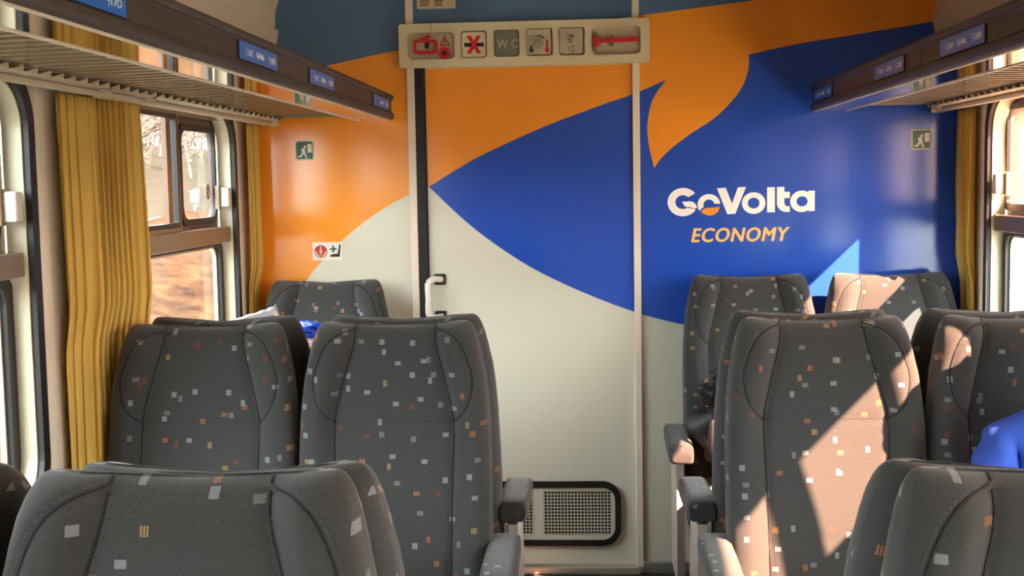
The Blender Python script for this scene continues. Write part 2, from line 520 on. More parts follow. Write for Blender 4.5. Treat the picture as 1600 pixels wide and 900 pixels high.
# door posts, rubber edge, sill
def trim(bx):
    global trim_n
    trim_n += 1
    o = box('trim_%d' % trim_n, *bx); tag(o, kind='structure'); return o
trim((-0.712, -0.682, YE - 0.012, YE + 0.012, 0.0, ZTOP, M['alu_painted'], None, 0.002, 1))
trim((0.174, 0.202, YE - 0.012, YE + 0.012, 0.0, ZTOP, M['alu_painted'], None, 0.002, 1))
ru = box('door_seal', -0.682, -0.640, YE - 0.006, YE + 0.012, 0.03, 2.06, M['rubber']); own(ru, door)
ru = box('seal_lip', -0.654, -0.646, YE - 0.016, YE - 0.004, 0.03, 2.06, M['rubber']); own(ru, door)
trim((-0.70, 0.19, YE - 0.035, YE + 0.01, 0.0, 0.028, M['alu'], None, 0.002, 1))
trim((0.20, XR, YE - 0.02, YE + 0.01, 0.0, 0.045, M['plastic_grey'], None, 0.002, 1))
# handle
hz0, hz1 = 1.036, 1.209
hp = [(-0.592, YE, hz1 - 0.012), (-0.622, YE - 0.03, hz1 - 0.010), (-0.640, YE - 0.045, hz1 - 0.022), (-0.642, YE - 0.05, hz1 - 0.05), (-0.640, YE - 0.052, (hz0 + hz1) / 2), (-0.642, YE - 0.05, hz0 + 0.05), (-0.640, YE - 0.045, hz0 + 0.022), (-0.622, YE - 0.03, hz0 + 0.010), (-0.592, YE, hz0 + 0.012)]
hd = tube('door_handle', catmull(hp, 5), 0.0125, M['plastic_white'], None, 10); own(hd, door)
for hz in (hz0, hz1):
    pd = plate('handle_pad', [rrect(-0.622, -0.576, hz - 0.022 + (0.012 if hz == hz0 else -0.012), hz + 0.022 + (0.012 if hz == hz0 else -0.012), 0.006)], YE - 0.006, YE + 0.002, XZ, M['rubber']); pd.parent = hd; pd.location = (0, 0, 0)

# ventilation grille in the door foot
gx0, gx1, gz0, gz1 = -0.575, 0.113, 0.110, 0.374
g = plate('grille_seal', [rrect(gx0, gx1, gz0, gz1, 0.075, 10), rrect(gx0 + 0.024, gx1 - 0.024, gz0 + 0.024, gz1 - 0.024, 0.052, 10)], YE - 0.012, YE + 0.002, XZ, M['rubber']); own(g, door)
gp = [(-0.55, -0.285), (-0.246, 0.090)]
zones = [(-0.510, -0.244), (-0.196, 0.072)]
zz0, zz1 = 0.158, 0.334
gb = plate('grille_plate', [rrect(gx0 + 0.02, gx1 - 0.02, gz0 + 0.02, gz1 - 0.02, 0.055, 10)] + [[(a, zz0), (b, zz0), (b, zz1), (a, zz1)] for a, b in zones], YE - 0.004, YE + 0.001, XZ, M['white_wall']); own(gb, door)
for a, b in zones:
    bk = box('grille_shade_sheet', a - 0.002, b + 0.002, YE + 0.0005, YE + 0.0015, zz0 - 0.002, zz1 + 0.002, M['dark']); own(bk, door)  # flat black sheet standing in for the shade inside the holes
    verts, faces = [], []
    def addb(x0, x1, z0, z1):
        s = len(verts)
        for y in (YE - 0.004, YE - 0.001):
            verts.extend([(x0, y, z0), (x1, y, z0), (x1, y, z1), (x0, y, z1)])
        for f in ((0, 1, 2, 3), (7, 6, 5, 4), (0, 4, 5, 1), (1, 5, 6, 2), (2, 6, 7, 3), (3, 7, 4, 0)):
            faces.append(tuple(s + q for q in f))
    nx, nz = 20, 13
    px, pz = (b - a) / nx, (zz1 - zz0) / nz
    for i in range(nx + 1):
        c = a + i * px; addb(c - px * 0.14, c + px * 0.14, zz0, zz1)
    for i in range(nz + 1):
        c = zz0 + i * pz; addb(a, b, c - pz * 0.14, c + pz * 0.14)
    gr = mesh_obj('grille_mesh', verts, faces, M['white_wall']); own(gr, door); gr['kind'] = 'stuff'

# ------------------------------------------------------------------ lettering on the end wall
LY = YE - 0.0008
S_ = 1.0
def LP(cx, cy):
    """logo drawing units -> wall metres"""
    return (0.308 + (cx - 240) / 875.0 * 0.571, 1.545 - (cy - 190) / 185.0 * 0.112)
def letter(loops, material, name='letter'):
    lp = [[LP(*p) for p in l] for l in loops]
    o = plate(name, lp, LY - 0.0008, LY, XZ, material, we)
    return o
def arc(cx, cy, r, a0, a1, n=20, ry=None):
    ry = ry or r
    return [(cx + r * math.cos(math.radians(a0 + (a1 - a0) * i / n)), cy - ry * math.sin(math.radians(a0 + (a1 - a0) * i / n))) for i in range(n + 1)]
W_ = M['letter_white']
# G with its leaf-shaped bar
letter([arc(332, 283, 92, 37, 326, 30) + [(393, 322), (372, 316)] + arc(332, 283, 45, 318, 44, 24)], W_)
letter([catmull([(328, 278), (345, 281), (372, 279), (394, 284), (408, 300), (418, 322)], 5) + catmull([(418, 322), (400, 326), (378, 326), (354, 318), (338, 303), (328, 278)], 5)[1:-1]], W_)
# o over an orange leaf
letter([arc(487, 302, 68, 2, 222, 24) + catmull([(437, 347), (445, 330), (462, 318), (490, 312), (520, 309), (555, 300)], 4)[1:-1] + [(555, 300)]] if False else [arc(487, 302, 68, 4, 216, 24) + [(441, 328), (458, 316)] + arc(487, 302, 33, 206, 8, 18)], W_)
letter([catmull([(441, 353), (452, 334), (474, 324), (510, 322), (553, 316)], 5) + catmull([(553, 316), (543, 345), (520, 366), (484, 373), (441, 353)], 5)[1:-1]], M['leaf_orange'])
letter([[(535, 197), (588, 195), (625, 298), (660, 194), (709, 191), (645, 364), (597, 366)]], W_)
letter([circle(754, 297, 70, 36), circle(754, 297, 35, 28)], W_)
letter([[(834, 197), (880, 196), (880, 358), (834, 359)]], W_)
letter([[(892, 196), (936, 195), (936, 228), (968, 228), (968, 268), (936, 268), (936, 300)] + arc(958, 300, 22, 180, 262, 6)[1:] + [(968, 321), (968, 358)] + arc(950, 300, 58, 268, 182, 8)], W_)
letter([arc(1040, 291, 69, 46, 314, 34) + [(1076, 355), (1116, 354), (1116, 223), (1076, 224)], circle(1041, 291, 33, 26)], W_)
text_obj('lettering', 'ECONOMY', 0.399, 0.784, 1.329, 1.386, XZ, LY, M['letter_yellow'], we, shear=0.22, bold=0.0, fat=0.034, spacing=1.10, depth=-0.0008)

# ------------------------------------------------------------------ equipment panel above the door
PX0, PX1, PZ0, PZ1 = -0.736, 0.241, 2.032, 2.202
PF = 4.915
pn = root('equipment_panel', (-0.247, YE, PZ0), 'long beige panel with six recessed fields above the door', 'panel')
cells = {'brake': (-0.702, -0.516, 2.063, 2.167, 0.02), 'cross': (-0.493, -0.390, 2.064, 2.170, 0.012), 'wc': (-0.363, -0.263, 2.066, 2.170, 0.012),
         'therm': (-0.236, -0.133, 2.066, 2.172, 0.012), 'speaker': (-0.109, -0.009, 2.066, 2.173, 0.012), 'hammer': (0.017, 0.207, 2.065, 2.175, 0.022)}
def pp(o): return own(o, pn)
body = plate('panel_front', [rrect(PX0, PX1, PZ0, PZ1, 0.012)] + [rrect(c[0], c[1], c[2], c[3], c[4]) for c in cells.values()], PF, PF + 0.022, XZ, M['panel']); pp(body)
pp(plate('panel_back', [rrect(PX0 + 0.002, PX1 - 0.002, PZ0 + 0.002, PZ1 - 0.002, 0.01)], PF + 0.022, YE - 0.001, XZ, M['recess']))
for k, c in cells.items():
    pp(plate('recess_lip', [rrect(c[0] - 0.004, c[1] + 0.004, c[2] - 0.004, c[3] + 0.004, c[4] + 0.004), rrect(c[0], c[1], c[2], c[3], c[4])], PF - 0.003, PF + 0.001, XZ, M['panel']))
RB = PF + 0.022
def ring(cx, cz, r0, r1, n=28): return [circle(cx, cz, r1, n), circle(cx, cz, r0, n)]
# emergency brake: red loop, knob, warning sticker
c = cells['brake']; ox, oz = c[0], c[2]
pp(plate('brake_handle', [rrect(ox + 0.022, ox + 0.118, oz + 0.022, oz + 0.078, 0.016), rrect(ox + 0.033, ox + 0.107, oz + 0.033, oz + 0.067, 0.008)], PF + 0.004, PF + 0.014, XZ, M['red']))
pp(plate('brake_knob', [[(ox + 0.058, oz + 0.074), (ox + 0.088, oz + 0.074), (ox + 0.080, oz + 0.088), (ox + 0.074, oz + 0.094), (ox + 0.066, oz + 0.088)]], PF + 0.002, PF + 0.016, XZ, M['red']))
pp(plate('brake_slot', [rrect(ox + 0.066, ox + 0.082, oz + 0.044, oz + 0.070, 0.007)], RB - 0.002, RB, XZ, M['black_print']))
st = pp(plate('warning_sticker', [[(ox + 0.118, oz + 0.046), (ox + 0.170, oz + 0.046), (ox + 0.170, oz + 0.098), (ox + 0.118, oz + 0.098)]], RB - 0.002, RB, XZ, M['sticker_beige']))
pp(plate('warning_triangle', [[(ox + 0.124, oz + 0.053), (ox + 0.166, oz + 0.053), (ox + 0.145, oz + 0.094)], [(ox + 0.131, oz + 0.057), (ox + 0.159, oz + 0.057), (ox + 0.145, oz + 0.085)]], RB - 0.004, RB - 0.002, XZ, M['red']))
pp(plate('exclamation_mark', [[(ox + 0.1435, oz + 0.065), (ox + 0.1465, oz + 0.065), (ox + 0.1475, oz + 0.079), (ox + 0.1425, oz + 0.079)]], RB - 0.004, RB - 0.002, XZ, M['black_print']))
pp(plate('exclamation_dot', [circle(ox + 0.145, oz + 0.061, 0.002, 8)], RB - 0.004, RB - 0.002, XZ, M['black_print']))
pp(plate('brake_button', ring(ox + 0.144, oz + 0.024, 0.009, 0.023), RB - 0.012, RB, XZ, M['red']))
pp(plate('button_core', [circle(ox + 0.144, oz + 0.024, 0.0095, 20)], RB - 0.008, RB, XZ, M['black_print']))
pp(tube('seal_wire', [(ox + 0.082, PF + 0.006, oz + 0.088), (ox + 0.088, PF - 0.002, oz + 0.105), (ox + 0.098, PF - 0.004, oz + 0.142)], 0.0009, M['black_print'], None, 5))
pp(tube('wire_seal', [(ox + 0.074, PF + 0.005, oz + 0.088), (ox + 0.094, PF + 0.004, oz + 0.089)], 0.0045, M['red'], None, 8))
# no-entry cross
c = cells['cross']; cx, cz = (c[0] + c[1]) / 2, (c[2] + c[3]) / 2
pp(plate('field_insert', [rrect(c[0] + 0.005, c[1] - 0.005, c[2] + 0.005, c[3] - 0.005, 0.01)], PF + 0.008, RB, XZ, M['panel']))
pp(plate('bar_print', [[(cx - 0.038, cz - 0.008), (cx + 0.039, cz - 0.008), (cx + 0.039, cz + 0.007), (cx - 0.038, cz + 0.007)]], PF + 0.0075, PF + 0.008, XZ, M['black_print']))
for s in (-1, 1):
    w = 0.0085
    pp(plate('cross_stroke', [[(cx - s * 0.020 - w, cz - 0.034), (cx - s * 0.020 + w, cz - 0.034), (cx + s * 0.020 + w, cz + 0.034), (cx + s * 0.020 - w, cz + 0.034)]], PF + 0.0065 - 0.0003 * s, PF + 0.0075, XZ, M['red']))
# WC lens
c = cells['wc']
pp(plate('wc_lens', [rrect(c[0] + 0.002, c[1] - 0.002, c[2] + 0.002, c[3] - 0.002, 0.010)], PF + 0.004, RB, XZ, M['wc_grey']))
pp(text_obj('wc_lettering', 'W C', c[0] + 0.012, c[1] - 0.006, c[2] + 0.034, c[2] + 0.068, XZ, PF + 0.0034, M['wc_text'], None, bold=0.01))
# temperature and loudspeaker controls
for k in ('therm', 'speaker'):
    c = cells[k]
    pp(plate('field_insert', [rrect(c[0] + 0.003, c[1] - 0.008, c[2] + 0.006, c[3] - 0.003, 0.008)], PF - 0.002, RB, XZ, M['recess']))
    kx, kz, kr = ((c[0] + c[1]) / 2 - 0.003, c[2] + 0.050, 0.020) if k == 'therm' else ((c[0] + c[1]) / 2 - 0.006, c[2] + 0.058, 0.011)
    kb = pp(plate('control_knob', [circle(kx, kz, kr, 24)], PF - 0.022, PF - 0.002, XZ, M['knob']))
    pp(plate('knob_mark', [circle(kx - kr * 0.4, kz + kr * 0.3, 0.002, 8)], PF - 0.0226, PF - 0.022, XZ, M['black_print']))
    ro = kr + 0.010
    pp(plate('arc_print', [[(kx + ro * math.cos(a), kz + ro * math.sin(a)) for a in [math.radians(130 - 90 * i / 12) for i in range(13)]] + [(kx + (ro - 0.0015 - 0.0004 * i) * math.cos(a), kz + (ro - 0.0015 - 0.0004 * i) * math.sin(a)) for i, a in [(i, math.radians(130 - 90 * i / 12)) for i in range(12, -1, -1)]]], PF - 0.0026, PF - 0.002, XZ, M['black_print']))
c = cells['therm']
for tx, mt_, lv in ((c[0] + 0.019, 'thermo_blue', 0.012), (c[1] - 0.022, 'red', 0.030)):
    pp(plate('thermometer_bulb', [circle(tx, c[2] + 0.023, 0.0095, 18)], PF - 0.0028, PF - 0.002, XZ, M[mt_]))
    pp(plate('thermometer_tube', [rrect(tx - 0.005, tx + 0.005, c[2] + 0.026, c[2] + 0.064, 0.0045)], PF - 0.0025, PF - 0.002, XZ, M['black_print']))
    pp(plate('thermometer_scale', [rrect(tx - 0.0033, tx + 0.0033, c[2] + 0.028, c[2] + 0.062, 0.003)], PF - 0.0028, PF - 0.002, XZ, M['sticker_white']))
    pp(plate('thermometer_column', [[(tx - 0.003, c[2] + 0.026), (tx + 0.003, c[2] + 0.026), (tx + 0.003, c[2] + 0.030 + lv), (tx - 0.003, c[2] + 0.030 + lv)]], PF - 0.0031, PF - 0.002, XZ, M[mt_]))
c = cells['speaker']; sx, sz = c[0] + 0.042, c[2] + 0.024
lo = [(sx - 0.004, sz - 0.006), (sx + 0.003, sz - 0.006), (sx + 0.016, sz - 0.015), (sx + 0.016, sz + 0.017), (sx + 0.003, sz + 0.007), (sx - 0.004, sz + 0.007)]
li = [(sx - 0.0022, sz - 0.0042), (sx + 0.0035, sz - 0.0042), (sx + 0.0142, sz - 0.0115), (sx + 0.0142, sz + 0.0135), (sx + 0.0035, sz + 0.0052), (sx - 0.0022, sz + 0.0052)]
pp(plate('loudspeaker_print', [lo, li], PF - 0.0026, PF - 0.002, XZ, M['black_print']))
# emergency hammer
c = cells['hammer']; hz = (c[2] + c[3]) / 2
pp(plate('hammer_shaft', [[(c[0] + 0.024, hz - 0.008), (c[1] - 0.016, hz - 0.006), (c[1] - 0.008, hz - 0.009), (c[1] - 0.008, hz + 0.013), (c[1] - 0.016, hz + 0.012), (c[0] + 0.024, hz + 0.005)]], PF + 0.002, PF + 0.014, XZ, M['red']))
pp(plate('hammer_head', [rrect(c[0] + 0.006, c[0] + 0.027, hz - 0.021, hz + 0.017, 0.003)], PF, PF + 0.016, XZ, M['red']))
for s in (-1, 1):
    pp(plate('hammer_tip', [[(c[0] + 0.009, hz + s * 0.018), (c[0] + 0.024, hz + s * 0.018), (c[0] + 0.019, hz + s * 0.038), (c[0] + 0.014, hz + s * 0.038)]], PF + 0.002, PF + 0.014, XZ, M['bronze']))
for bx in (c[0] + 0.033, c[0] + 0.080):
    pp(plate('hammer_clip', [rrect(bx - 0.006, bx + 0.006, hz - 0.022, hz + 0.018, 0.005)], PF + 0.006, RB, XZ, M['bronze']))

# ------------------------------------------------------------------ stickers on the end wall
def exit_sticker(x0, x1, z0, z1, label):
    r = root('exit_sticker', ((x0 + x1) / 2, YE, z0), label, 'sticker', 'green escape route stickers')
    w, h = x1 - x0, z1 - z0
    def P(pts): return [(x0 + p[0] * w, z0 + p[1] * h) for p in pts]
    f = YE - 0.001
    own(plate('sticker_base', [rrect(x0, x1, z0, z1, 0.009)], f - 0.001, f, XZ, M['sticker_edge']), r)
    own(plate('green_field', [rrect(x0 + 0.0045, x1 - 0.0045, z0 + 0.0045, z1 - 0.0045, 0.006)], f - 0.0014, f - 0.001, XZ, M['green']), r)
    def fig(n, pts): own(plate(n, [P(pts)], f - 0.0018, f - 0.0014, XZ, M['sticker_white']), r)
    fig('figure_head', circle(0.52, 0.68, 0.07, 14))
    fig('figure_body', [(0.30, 0.52), (0.36, 0.60), (0.48, 0.62), (0.54, 0.55), (0.50, 0.46), (0.58, 0.38), (0.54, 0.33), (0.46, 0.40), (0.50, 0.34), (0.58, 0.28), (0.63, 0.10), (0.55, 0.09), (0.51, 0.25), (0.42, 0.32), (0.37, 0.20), (0.32, 0.15), (0.13, 0.15), (0.13, 0.22), (0.28, 0.23), (0.34, 0.34), (0.36, 0.50)])
    fig('door_symbol', [(0.66, 0.38), (0.90, 0.38), (0.90, 0.82), (0.66, 0.82)])
    return r
exit_sticker(-1.168, -1.093, 1.681, 1.759, 'green running man sticker on the orange wall beside the left curtain')
exit_sticker(1.248, 1.325, 1.676, 1.755, 'green running man sticker on the blue wall beside the right curtain')
ax0, ax1, az0, az1 = -1.111, -0.990, 1.279, 1.352
r = root('aid_sticker', ((ax0 + ax1) / 2, YE, az0), 'white sticker with red hands circle and green cross seat symbol', 'sticker')
f = YE - 0.0012
own(plate('sticker_base', [rrect(ax0, ax1, az0, az1, 0.004)], f - 0.001, f, XZ, M['sticker_white']), r)
rcx, rcz = ax0 + 0.034, (az0 + az1) / 2 - 0.001
own(plate('red_disc', [circle(rcx, rcz, 0.026, 28)], f - 0.0014, f - 0.001, XZ, M['red']), r)
for s in (-1, 1):
    own(plate('hand_symbol', [[(rcx + s * 0.020, rcz + 0.005), (rcx + s * 0.024, rcz - 0.002), (rcx + s * 0.020, rcz - 0.013), (rcx + s * 0.004, rcz - 0.026), (rcx + s * 0.001, rcz - 0.022), (rcx + s * 0.013, rcz - 0.008)]], f - 0.0018, f - 0.0014, XZ, M['sticker_beige']), r)
own(plate('figure_symbol', [[(rcx - 0.003, rcz + 0.022), (rcx + 0.003, rcz + 0.022), (rcx + 0.004, rcz + 0.006), (rcx + 0.009, rcz + 0.001), (rcx + 0.004, rcz - 0.003), (rcx + 0.002, rcz - 0.016), (rcx - 0.002, rcz - 0.016), (rcx - 0.004, rcz - 0.003), (rcx - 0.009, rcz + 0.001), (rcx - 0.004, rcz + 0.006)]], f - 0.0018, f - 0.0014, XZ, M['sticker_beige']), r)
gx, gz = ax0 + 0.085, rcz + 0.010
a_, b_ = 0.004, 0.0135
own(plate('cross_symbol', [[(gx - a_, gz - b_), (gx + a_, gz - b_), (gx + a_, gz - a_), (gx + b_, gz - a_), (gx + b_, gz + a_), (gx + a_, gz + a_), (gx + a_, gz + b_), (gx - a_, gz + b_), (gx - a_, gz + a_), (gx - b_, gz + a_), (gx - b_, gz - a_), (gx - a_, gz - a_)]], f - 0.0014, f - 0.001, XZ, M['green']), r)
own(plate('seat_symbol', [[(ax0 + 0.071, rcz - 0.021), (ax0 + 0.110, rcz - 0.021), (ax0 + 0.115, rcz + 0.025), (ax0 + 0.113, rcz + 0.029), (ax0 + 0.108, rcz + 0.027), (ax0 + 0.107, rcz + 0.014), (ax0 + 0.101, rcz - 0.009), (ax0 + 0.085, rcz - 0.010), (ax0 + 0.072, rcz - 0.014)]], f - 0.0014, f - 0.001, XZ, M['black_print']), r)
# printed notice above the equipment panel
nx0, nx1, nz0, nz1 = -0.666, -0.513, 2.262, 2.345
r = root('notice_plate', ((nx0 + nx1) / 2, YE, nz0), 'small beige printed notice above the equipment panel', 'notice')
own(plate('notice_base', [rrect(nx0, nx1, nz0, nz1, 0.004)], YE - 0.004, YE - 0.001, XZ, M['sticker_beige']), r)
for i in range(8):
    for cxx in (nx0 + 0.012, nx0 + 0.070):
        ln = 0.030 + 0.014 * random.random() + (0.012 if i > 3 else 0)
        z = nz0 + 0.012 + i * 0.0085
        own(plate('print_line', [[(cxx, z), (cxx + ln, z), (cxx + ln, z + 0.0038), (cxx, z + 0.0038)]], YE - 0.0045, YE - 0.004, XZ, M['black_print']), r)

# ------------------------------------------------------------------ windows
def make_window(n, side, span, sticker):
    """side -1 left / 1 right; depth d is measured outwards from the inner wall face"""
    x0 = XL if side < 0 else XR
    y0, y1 = span
    w = root('window_%d' % n, (x0, (y0 + y1) / 2, WZ0), kind='structure')
    X = lambda d: x0 + side * d
    def fr(u, v, d): return (X(d), u, v)
    def add(o): return own(o, w)
    add(plate('rubber_seal', [rrect(y0 - 0.012, y1 + 0.012, WZ0 - 0.012, WZ1 + 0.012, 0.14, 10), rrect(y0 + 0.022, y1 - 0.022, WZ0 + 0.022, WZ1 - 0.022, 0.115, 10)], -0.012, 0.006, fr, M['rubber']))
    add(plate('seal_bead', [rrect(y0 - 0.018, y1 + 0.018, WZ0 - 0.018, WZ1 + 0.018, 0.146, 10), rrect(y0 - 0.012, y1 + 0.012, WZ0 - 0.012, WZ1 + 0.012, 0.14, 10)], -0.010, 0.0, fr, M['alu']))
    add(plate('reveal_frame', [rrect(y0 + 0.001, y1 - 0.001, WZ0 + 0.001, WZ1 - 0.001, 0.13, 10), rrect(y0 + 0.028, y1 - 0.028, WZ0 + 0.028, WZ1 - 0.028, 0.108, 10)], 0.004, 0.052, fr, M['reveal']))
    a0, a1, b0, b1 = y0 + 0.02, y1 - 0.02, WZ0 + 0.02, WZ1 - 0.02
    zt0, zt1 = 1.372, 1.432
    # lower fixed pane
    add(plate('gasket', [rrect(a0, a1, b0, zt0 + 0.01, 0.06), rrect(a0 + 0.045, a1 - 0.045, b0 + 0.045, zt0 - 0.012, 0.05)], 0.044, 0.075, fr, M['rubber']))
    add(plate('pane_edge', [rrect(a0 + 0.045, a1 - 0.045, b0 + 0.045, zt0 - 0.012, 0.05), rrect(a0 + 0.053, a1 - 0.053, b0 + 0.053, zt0 - 0.020, 0.045)], 0.058, 0.072, fr, M['alu']))
    warm = M['glass_warm'] if side > 0 else M['glass']
    def pane(nm, u0, u1, v0, v1, d, gm=M['glass']):
        add(plate(nm, [[(u0, v0), (u1, v0), (u1, v1), (u0, v1)]], d - 0.002, d + 0.002, fr, gm))
    pane('lower_pane', a0 + 0.04, a1 - 0.04, b0 + 0.04, zt0 - 0.004, 0.064)
    # transom
    add(box('transom', *(sorted((X(0.012), X(0.08)))), a0, a1, zt0, zt1, M['bronze'], None, 0.003, 1))
    # upper sashes : inner one slides, outer one sits behind it
    mid = (a0 + a1) / 2
    if side < 0: inn, out = (a0, mid + 0.19), (mid + 0.15, a1)
    else: inn, out = (a0, mid + 0.21), (mid + 0.17, a1)
    us0, us1 = zt1 - 0.004, WZ1 - 0.012
    dk = M['rubber']
    add(plate('inner_sash', [[(inn[0], us0), (inn[1], us0), (inn[1], us1), (inn[0], us1)], rrect(inn[0] + 0.035, inn[1] - 0.026, us0 + 0.028, us1 - 0.036, 0.006)], 0.030, 0.046, fr, M['bronze']))
    add(plate('sash_gasket', [rrect(inn[0] + 0.03, inn[1] - 0.016, us0 + 0.018, us1 - 0.028, 0.008), rrect(inn[0] + 0.042, inn[1] - 0.032, us0 + 0.034, us1 - 0.042, 0.006)], 0.028, 0.048, fr, dk))
    pane('sliding_pane', inn[0] + 0.038, inn[1] - 0.03, us0 + 0.03, us1 - 0.04, 0.038, warm)
    wide = 0.125 if side < 0 else 0.07
    wide2 = 0.052 if side < 0 else 0.020
    tp, rr_ = (0.072, 0.045) if side < 0 else (0.046, 0.015)
    add(plate('outer_sash', [[(out[0], us0), (out[1], us0), (out[1], us1), (out[0], us1)], rrect(out[0] + wide, out[1] - wide2, us0 + 0.040, us1 - tp, rr_)], 0.060, 0.076, fr, M['brown_frame']))
    add(plate('outer_gasket', [rrect(out[0] + wide - 0.022, out[1] - wide2 + 0.018, us0 + 0.018, us1 - tp + 0.022, rr_ + 0.01), rrect(out[0] + wide + 0.002, out[1] - wide2 - 0.002, us0 + 0.042, us1 - tp - 0.002, rr_)], 0.050, 0.062, fr, dk))
    pane('outer_pane', out[0] + wide - 0.01, out[1] - wide2 + 0.01, us0 + 0.03, us1 - 0.04, 0.068, warm)
    if side < 0:
        # fixed brown bar behind the sliding pane
        add(plate('head_frame', [[(out[0], us1 - 0.028), (out[1] + 0.0, us1 - 0.028), (out[1], us1 + 0.012), (out[0], us1 + 0.012)]], 0.028, 0.060, fr, M['bronze']))
    if side > 0: add(plate('outer_reveal', [rrect(y0 - 0.01, y1 + 0.01, WZ0 - 0.01, WZ1 + 0.01, 0.13, 10), rrect(y0 + 0.012, y1 - 0.004, WZ0 + 0.012, WZ1 - 0.004, 0.11, 10)], 0.078, 0.15, fr, M['brown_frame']))
    # latch on the far side of the sliding half
    ly = a1 - 0.045
    lt = add(box('latch', *(sorted((X(-0.002), X(0.034)))), ly - 0.018, ly + 0.022, 1.505, 1.578, M['plastic_white'], None, 0.006, 2))
    lb = box('latch_plate', *(sorted((X(0.030), X(0.046)))), ly - 0.032, ly - 0.006, 1.497, 1.585, M['bronze'], None, 0.002, 1); add(lb)
    if sticker:
        cx, cz = out[1] - wide2 - 0.040, 1.565
        add(plate('pane_sticker', [circle(cx, cz, 0.028, 24, 0.030), circle(cx, cz, 0.022, 24, 0.024)], 0.0672, 0.0678, fr, M['red']))
        add(plate('sticker_disc', [circle(cx, cz, 0.022, 24, 0.024)], 0.0674, 0.0678, fr, M['sticker_white']))
        add(plate('sticker_print', [[(cx - 0.010, cz - 0.012), (cx - 0.004, cz - 0.014), (cx + 0.010, cz + 0.010), (cx - 0.008, cz + 0.016), (cx - 0.008, cz + 0.010), (cx + 0.002, cz + 0.006)]], 0.0670, 0.0674, fr, M['black_print']))
    return w
wn = 0
for side, span in ((-1, WL1), (1, WR1)):
    for k in range(NW):
        wn += 1
        make_window(wn, side, (span[0] - k * PITCH, span[1] - k * PITCH), side < 0 and k == 0)
# pillar covers beside the windows
def pillar(xw, side, ya, yb, yc):
    global trim_n
    trim_n += 1
    t = box('trim_%d' % trim_n, *(sorted((xw + side * 0.002, xw - side * 0.010))), ya, yb, 0.55, 2.1, M['alu_painted'], None, 0.003, 2); tag(t, kind='structure')
for k in range(NW):
    pillar(XL, -1, 2.968 - k * PITCH + 0.01, 3.03 - k * PITCH, 0)
    pillar(XR, 1, 4.668 - k * PITCH, 4.715 - k * PITCH, 0)
pillar(XL, -1, 4.718, 4.748, 0)

# ------------------------------------------------------------------ curtains
def curtain(name, label, x, y0, y1, z0, z1, folds, amp, seed, flare=0.0, side=-1):
    rnd = random.Random(seed)
    n, mrows = folds * 10, 26
    ph = [rnd.uniform(0, 6.28) for _ in range(4)]
    verts, faces = [], []
    for j in range(mrows + 1):
        v = j / mrows
        z = z1 + (z0 - z1) * v
        for i in range(n + 1):
            t = i / n
            tt = t + 0.035 * math.sin(2 * math.pi * t * 1.5 + ph[0]) + 0.012 * math.sin(2 * math.pi * t * 3.3 + ph[1] + v * 1.2)
            y = y0 + (y1 - y0 + flare * min(1, v * 1.5)) * t + 0.008 * math.sin(v * 5 + t * 9 + ph[3])
            s = math.sin(2 * math.pi * folds * tt + 0.6 * math.sin(v * 3.0 + ph[2]))
            hang = max(0.0, min(1.0, (z - 1.16) / 0.12))
            a = amp * (0.42 + 0.58 * hang) * (0.65 + 0.35 * math.sin(7 * t + ph[1] + v * 1.6)) * (0.75 + 0.25 * v)
            y += 0.3 * amp * math.cos(2 * 2 * math.pi * folds * tt)
            verts.append((x + side * 0.016 * (1 - hang) - side * a * math.copysign(abs(s) ** 0.7, s), y, z))
    w = n + 1
    for j in range(mrows):
        for i in range(n):
            faces.append((j * w + i, j * w + i + 1, (j + 1) * w + i + 1, (j + 1) * w + i))
    o = mesh_obj(name, verts, faces, M['curtain'], None, smooth=True)
    md = o.modifiers.new('thick', 'SOLIDIFY'); md.thickness = 0.002
    base = Vector((x, (y0 + y1) / 2, z0))
    for vtx in o.data.vertices: vtx.co -= base
    o.location = base
    tag(o, label, 'curtain', 'mustard pleated curtains')
    return o
curtain('curtain', 'wide pleated mustard curtain drawn beside the left window', -1.314, 3.06, 3.61, 0.62, 1.822, 12, 0.027, 3, flare=0.05, side=-1)
curtain('curtain', 'narrow mustard curtain hanging against the orange end wall', -1.314, 4.79, 4.93, 0.62, 1.822, 4, 0.024, 5, side=-1)
curtain('curtain', 'mustard curtain hanging against the blue end wall', 1.416, 4.73, 4.93, 0.62, 1.822, 4, 0.024, 8, side=1)

# ------------------------------------------------------------------ luggage racks
def seat_icon(r, u, v, s, fr, d, flip):
    k = -1 if flip else 1
    pts = [(-0.3, 1.0), (-0.05, 1.0), (0.0, 0.35), (0.45, 0.3), (0.45, 0.05), (-0.2, 0.05)]
    own(plate('seat_symbol', [[(u + k * p[0] * s, v + p[1] * s) for p in pts]], d, d + 0.0005 * (1 if fr(0, 0, 1)[0] > 0 else 1), fr, M['print_white']), r)
    own(plate('symbol_dot', [circle(u + k * 0.05 * s, v - 0.28 * s, 0.16 * s, 8)], d, d + 0.0005, fr, M['print_white']), r)

